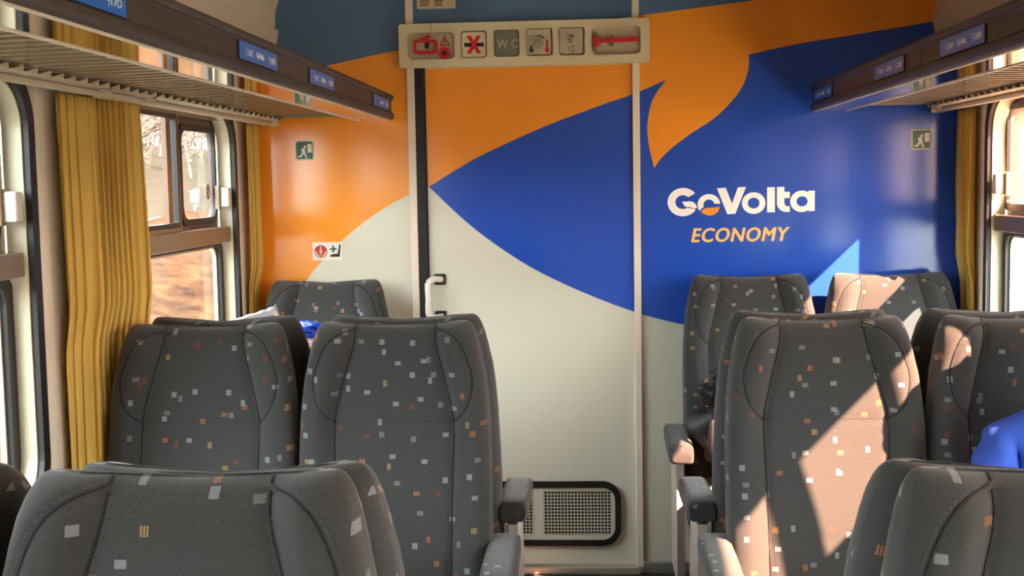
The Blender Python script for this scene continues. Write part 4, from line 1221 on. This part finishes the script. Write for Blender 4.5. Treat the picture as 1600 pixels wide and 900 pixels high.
for s in (-1, 1):
    ex = hx + s * 0.028
    own(crumple('eye', ex, face_y(ex, 1.183) + 0.001, 1.183, 0.015, 0.006, 0.009, M['print_white'], 1, None, 1, 0.0), pr_)
    own(crumple('iris', ex, face_y(ex, 1.183) - 0.003, 1.183, 0.007, 0.004, 0.007, M['eye'], 1, None, 1, 0.0), pr_)
    own(tube('eyebrow', [(ex - 0.015, face_y(ex - 0.015, 1.200), 1.199), (ex, face_y(ex, 1.203) - 0.001, 1.204), (ex + 0.015, face_y(ex + 0.015, 1.200), 1.199)], 0.003, M['hair'], None, 6), pr_)
    own(crumple('ear', hx + s * 0.074, hy + 0.005, 1.165, 0.009, 0.018, 0.030, M['skin'], 1, None, 2, 0.1), pr_)
    hb = (px + s * 0.085, py - 0.30, 0.588)
    # hand : palm with five fingers resting on the thigh
    palm = (hb[0] - s * 0.03, hb[1] - 0.055, 0.602)
    HV = [(hb[0], hb[1] + 0.01, 0.588), (hb[0] - s * 0.012, hb[1] - 0.03, 0.600), palm]
    HE = [(0, 1), (1, 2)]; HR = [(0.028, 0.022), (0.036, 0.018), (0.040, 0.016)]
    for fi, (ox_, ln) in enumerate(((-0.030, 0.060), (-0.010, 0.072), (0.010, 0.068), (0.030, 0.052))):
        b0 = len(HV)
        HV += [(palm[0] + ox_, palm[1] - 0.025, 0.605), (palm[0] + ox_ * 1.1, palm[1] - 0.025 - ln * 0.6, 0.600), (palm[0] + ox_ * 1.15, palm[1] - 0.025 - ln, 0.585)]
        HE += [(2, b0), (b0, b0 + 1), (b0 + 1, b0 + 2)]; HR += [0.0095, 0.0088, 0.0075]
    b0 = len(HV)
    HV += [(palm[0] - s * 0.040, palm[1] + 0.020, 0.598), (palm[0] - s * 0.062, palm[1] - 0.010, 0.592), (palm[0] - s * 0.066, palm[1] - 0.036, 0.588)]
    HE += [(1, b0), (b0, b0 + 1), (b0 + 1, b0 + 2)]; HR += [0.012, 0.010, 0.008]
    hm = skin_mesh('hand', HV, HE, HR, 0, 1); hm.materials.append(M['skin'])
    ho = bpy.data.objects.new('hand', hm); link(ho); own(ho, pr_)
    sh = box('shoe', px + s * 0.12 - 0.05, px + s * 0.12 + 0.05, py - 0.66, py - 0.39, 0.0, 0.10, M['shoe'], None, 0.035, 3); own(sh, pr_)
own(crumple('nose', hx, face_y(hx, 1.155) - 0.004, 1.155, 0.011, 0.014, 0.020, M['skin'], 1, None, 2, 0.05), pr_)
M['lips'] = mat('lips', (170, 96, 86), 0.5)
own(crumple('mouth', hx, face_y(hx, 1.118) + 0.001, 1.118, 0.022, 0.005, 0.0055, M['lips'], 1, None, 1, 0.05), pr_)
_bm.free()

# ------------------------------------------------------------------ outside
def ground_material(name, cols, scale, stretch=1.0):
    mt = bpy.data.materials.new(name); mt.use_nodes = True
    nt = mt.node_tree; b = nt.nodes['Principled BSDF']; b.inputs['Roughness'].default_value = 0.95; b.inputs['Specular IOR Level'].default_value = 0.05
    tc = nt.nodes.new('ShaderNodeTexCoord'); mp = nt.nodes.new('ShaderNodeMapping'); mp.inputs['Scale'].default_value = (1, stretch, 1)
    n = nt.nodes.new('ShaderNodeTexNoise'); n.inputs['Scale'].default_value = scale; n.inputs['Detail'].default_value = 6; n.inputs['Roughness'].default_value = 0.7
    cr = nt.nodes.new('ShaderNodeValToRGB')
    cr.color_ramp.elements[0].position = 0.3; cr.color_ramp.elements[1].position = 0.7
    cr.color_ramp.elements[0].color = lin(cols[0]); cr.color_ramp.elements[1].color = lin(cols[-1])
    if len(cols) == 3:
        e = cr.color_ramp.elements.new(0.5); e.color = lin(cols[1])
    nt.links.new(tc.outputs['Object'], mp.inputs[0]); nt.links.new(mp.outputs[0], n.inputs['Vector']); nt.links.new(n.outputs['Fac'], cr.inputs[0]); nt.links.new(cr.outputs[0], b.inputs['Base Color'])
    return mt
M['leaf_litter'] = ground_material('dry_leaf_litter', [(20, 9, 5), (46, 28, 14), (64, 48, 29)], 2.2, 0.6)
M['dry_grass'] = ground_material('dry_grass', [(32, 30, 25), (46, 42, 34)], 1.3, 0.4)
M['meadow'] = ground_material('meadow_grass', [(36, 43, 32), (50, 55, 41)], 0.8, 0.4)
M['asphalt'] = ground_material('asphalt', [(84, 82, 82), (94, 92, 92)], 6)
M['twig'] = mat('bare_twigs', (66, 59, 52), 0.9, vary=0.25, vscale=2)
M['twig_warm'] = mat('russet_twigs', (76, 56, 44), 0.9, vary=0.25, vscale=2)
M['conifer'] = mat('conifer_needles', (40, 48, 40), 0.9, vary=0.25, vscale=3)
M['hut_wall'] = mat('hut_white', (140, 140, 138), 0.7)
M['hut_roof'] = mat('hut_roof', (120, 118, 116), 0.7)

def terrain(name, x0, x1, y0, y1, nx, ny, zfun, material, seed):
    rnd = random.Random(seed)
    V, F = [], []
    for j in range(ny + 1):
        for i in range(nx + 1):
            x = x0 + (x1 - x0) * i / nx; y = y0 + (y1 - y0) * j / ny
            V.append((x, y, zfun(x, y) + rnd.uniform(-1, 1) * 0.06))
    for j in range(ny):
        for i in range(nx):
            a = j * (nx + 1) + i; F.append((a, a + 1, a + nx + 2, a + nx + 1))
    o = mesh_obj(name, V, F, material, None, smooth=True); tag(o, kind='structure'); return o
def zleft(x, y):
    d = -x
    tab = [(0, -1.15), (4.5, -1.15), (9, 0.0), (13, 0.85), (22, 3.1), (30, 4.4), (50, 5.4), (100, 6.0)]
    return lerp_table(tab, d) + 0.12 * math.sin(0.7 * y + 0.5 * x)
def zright(x, y): return -1.15 + max(0, x - 9) * 0.012 + max(0, x - 30) * 0.10
terrain('ground', -12.5, XL - 0.3, -30, 90, 30, 90, zleft, M['leaf_litter'], 1)
terrain('hillside', -90, -12.5, -40, 140, 40, 60, zleft, M['dry_grass'], 2)
terrain('field', XR + 0.3, 90, -20, 130, 40, 50, zright, M['meadow'], 3)
M['ballast'] = ground_material('track_ballast', [(140, 132, 122), (172, 164, 152)], 9)
bal = box('track_bed', -3.6, 7.5, -30, 60, -1.4, -1.02, M['ballast']); tag(bal, kind='structure')  # out of view, added pale to bounce sunlight up into the coach
rd = box('road', 13, 18, -20, 120, -1.10, -1.02, M['asphalt']); tag(rd, kind='structure')

def tree_mesh(seed, h, spread, material, n1=14, n2=12):
    rnd = random.Random(seed)
    V, F = [], []
    def add(path, r):
        v, f = tube_data(path, r, 3); s = len(V); V.extend(tuple(q) for q in v); F.extend(tuple(s + k for k in g_) for g_ in f)
    add([(0, 0, -0.3), (rnd.uniform(-.1, .1) * h, 0, h * 0.5), (rnd.uniform(-.1, .1) * h, 0, h)], [h * 0.022, h * 0.014, h * 0.004])
    for i in range(n1):
        z = h * (0.2 + 0.75 * i / n1); a = rnd.uniform(0, 6.28); L_ = spread * h * rnd.uniform(0.5, 1.0) * (1.1 - 0.6 * i / n1)
        p0 = Vector((0, 0, z)); p1 = p0 + Vector((math.cos(a) * L_, math.sin(a) * L_, L_ * rnd.uniform(0.4, 1.0)))
        add([p0, p0.lerp(p1, 0.5) + Vector((0, 0, -0.05 * L_)), p1], [h * 0.009, h * 0.006, h * 0.003])
        for k in range(n2):
            t = rnd.uniform(0.2, 1.0); q0 = p0.lerp(p1, t); a2 = rnd.uniform(0, 6.28); l2 = L_ * rnd.uniform(0.25, 0.6)
            q1 = q0 + Vector((math.cos(a2) * l2, math.sin(a2) * l2, l2 * rnd.uniform(0.2, 1.1)))
            add([q0, q1], [h * 0.0045, h * 0.002])
    me = bpy.data.meshes.new('tree'); me.from_pydata(V, [], F); me.materials.append(material)
    return me
def thicket(name, label, seed, spots, materials):
    rnd = random.Random(seed)
    V, F, I = [], [], []
    kinds = [tree_mesh(seed + k, h, sp, materials[k % len(materials)], 11, 9) for k, (h, sp) in enumerate(((5.0, 0.38), (4.0, 0.45), (3.0, 0.6)))]
    for (x, y, z) in spots:
        k = rnd.choice((0, 1, 2, 2)); me = kinds[k]
        a = rnd.uniform(0, 6.28); sc_ = rnd.uniform(0.7, 1.2); ca, sa = math.cos(a) * sc_, math.sin(a) * sc_
        s0 = len(V)
        for v in me.vertices:
            V.append((x + v.co.x * ca - v.co.y * sa, y + v.co.x * sa + v.co.y * ca, z + v.co.z * sc_))
        for p in me.polygons:
            F.append(tuple(s0 + q for q in p.vertices)); I.append(k % len(materials))
    o = mesh_obj(name, V, F, None)
    for m_ in materials: o.data.materials.append(m_)
    o.data.polygons.foreach_set('material_index', I)
    tag(o, label, 'shrubs', kind='stuff')
    return o
rnd = random.Random(77)
spots = []
for i in range(190):
    d = rnd.uniform(17, 34); y = d * rnd.uniform(1.2, 4.4)
    spots.append((-d, y, zleft(-d, y)))
thicket('bare_thicket', 'thicket of leafless brown shrubs on the hillside outside the left window', 31, spots, [M['twig'], M['twig_warm']])
spots = []
for i in range(90):
    d = rnd.uniform(20, 34); y = d * rnd.uniform(2.0, 3.8)
    spots.append((d, y, zright(d, y)))
thicket('russet_thicket', 'thicket of russet shrubs beyond the road outside the right window', 51, spots, [M['twig_warm'], M['twig']])
# one dark conifer against the sky
V, F = [], []
for i in range(9):
    z0_ = 0.6 + i * 0.6; r0 = 1.5 * (1 - i / 9.5)
    s = len(V)
    for j in range(14):
        a = 2 * math.pi * j / 14; rr = r0 * (1.0 if j % 2 else 0.72)
        V.append((rr * math.cos(a), rr * math.sin(a), z0_ - 0.15 * (j % 2)))
    V.append((0, 0, z0_ + 1.1))
    for j in range(14): F.append((s + j, s + (j + 1) % 14, s + 14))
cf = root('conifer', (-36.0, 76.0, zleft(-36, 76)), 'dark conifer on the skyline outside the left window', 'tree')
own_ = mesh_obj('foliage', V, F, M['conifer'], cf)
tk = tube('trunk', [(0, 0, -0.4), (0, 0, 5.0)], [0.18, 0.05], M['twig'], cf, 6)
# white trackside cabinet on a post
hx_, hy_ = -12.4, 38.7
hz_ = zleft(hx_, hy_)
hu = root('trackside_cabinet', (hx_, hy_, hz_), 'small white trackside cabinet outside the left window', 'cabinet')
own(box('cabinet_body', hx_ - 0.11, hx_ + 0.11, hy_ - 0.10, hy_ + 0.10, hz_ + 0.25, hz_ + 0.60, M['hut_wall'], None, 0.02, 1), hu)
own(box('cabinet_roof', hx_ - 0.13, hx_ + 0.13, hy_ - 0.12, hy_ + 0.12, hz_ + 0.60, hz_ + 0.64, M['hut_roof']), hu)
own(tube('cabinet_post', [(hx_, hy_, hz_ - 0.3), (hx_, hy_, hz_ + 0.27)], 0.04, M['hut_roof'], None, 8), hu)
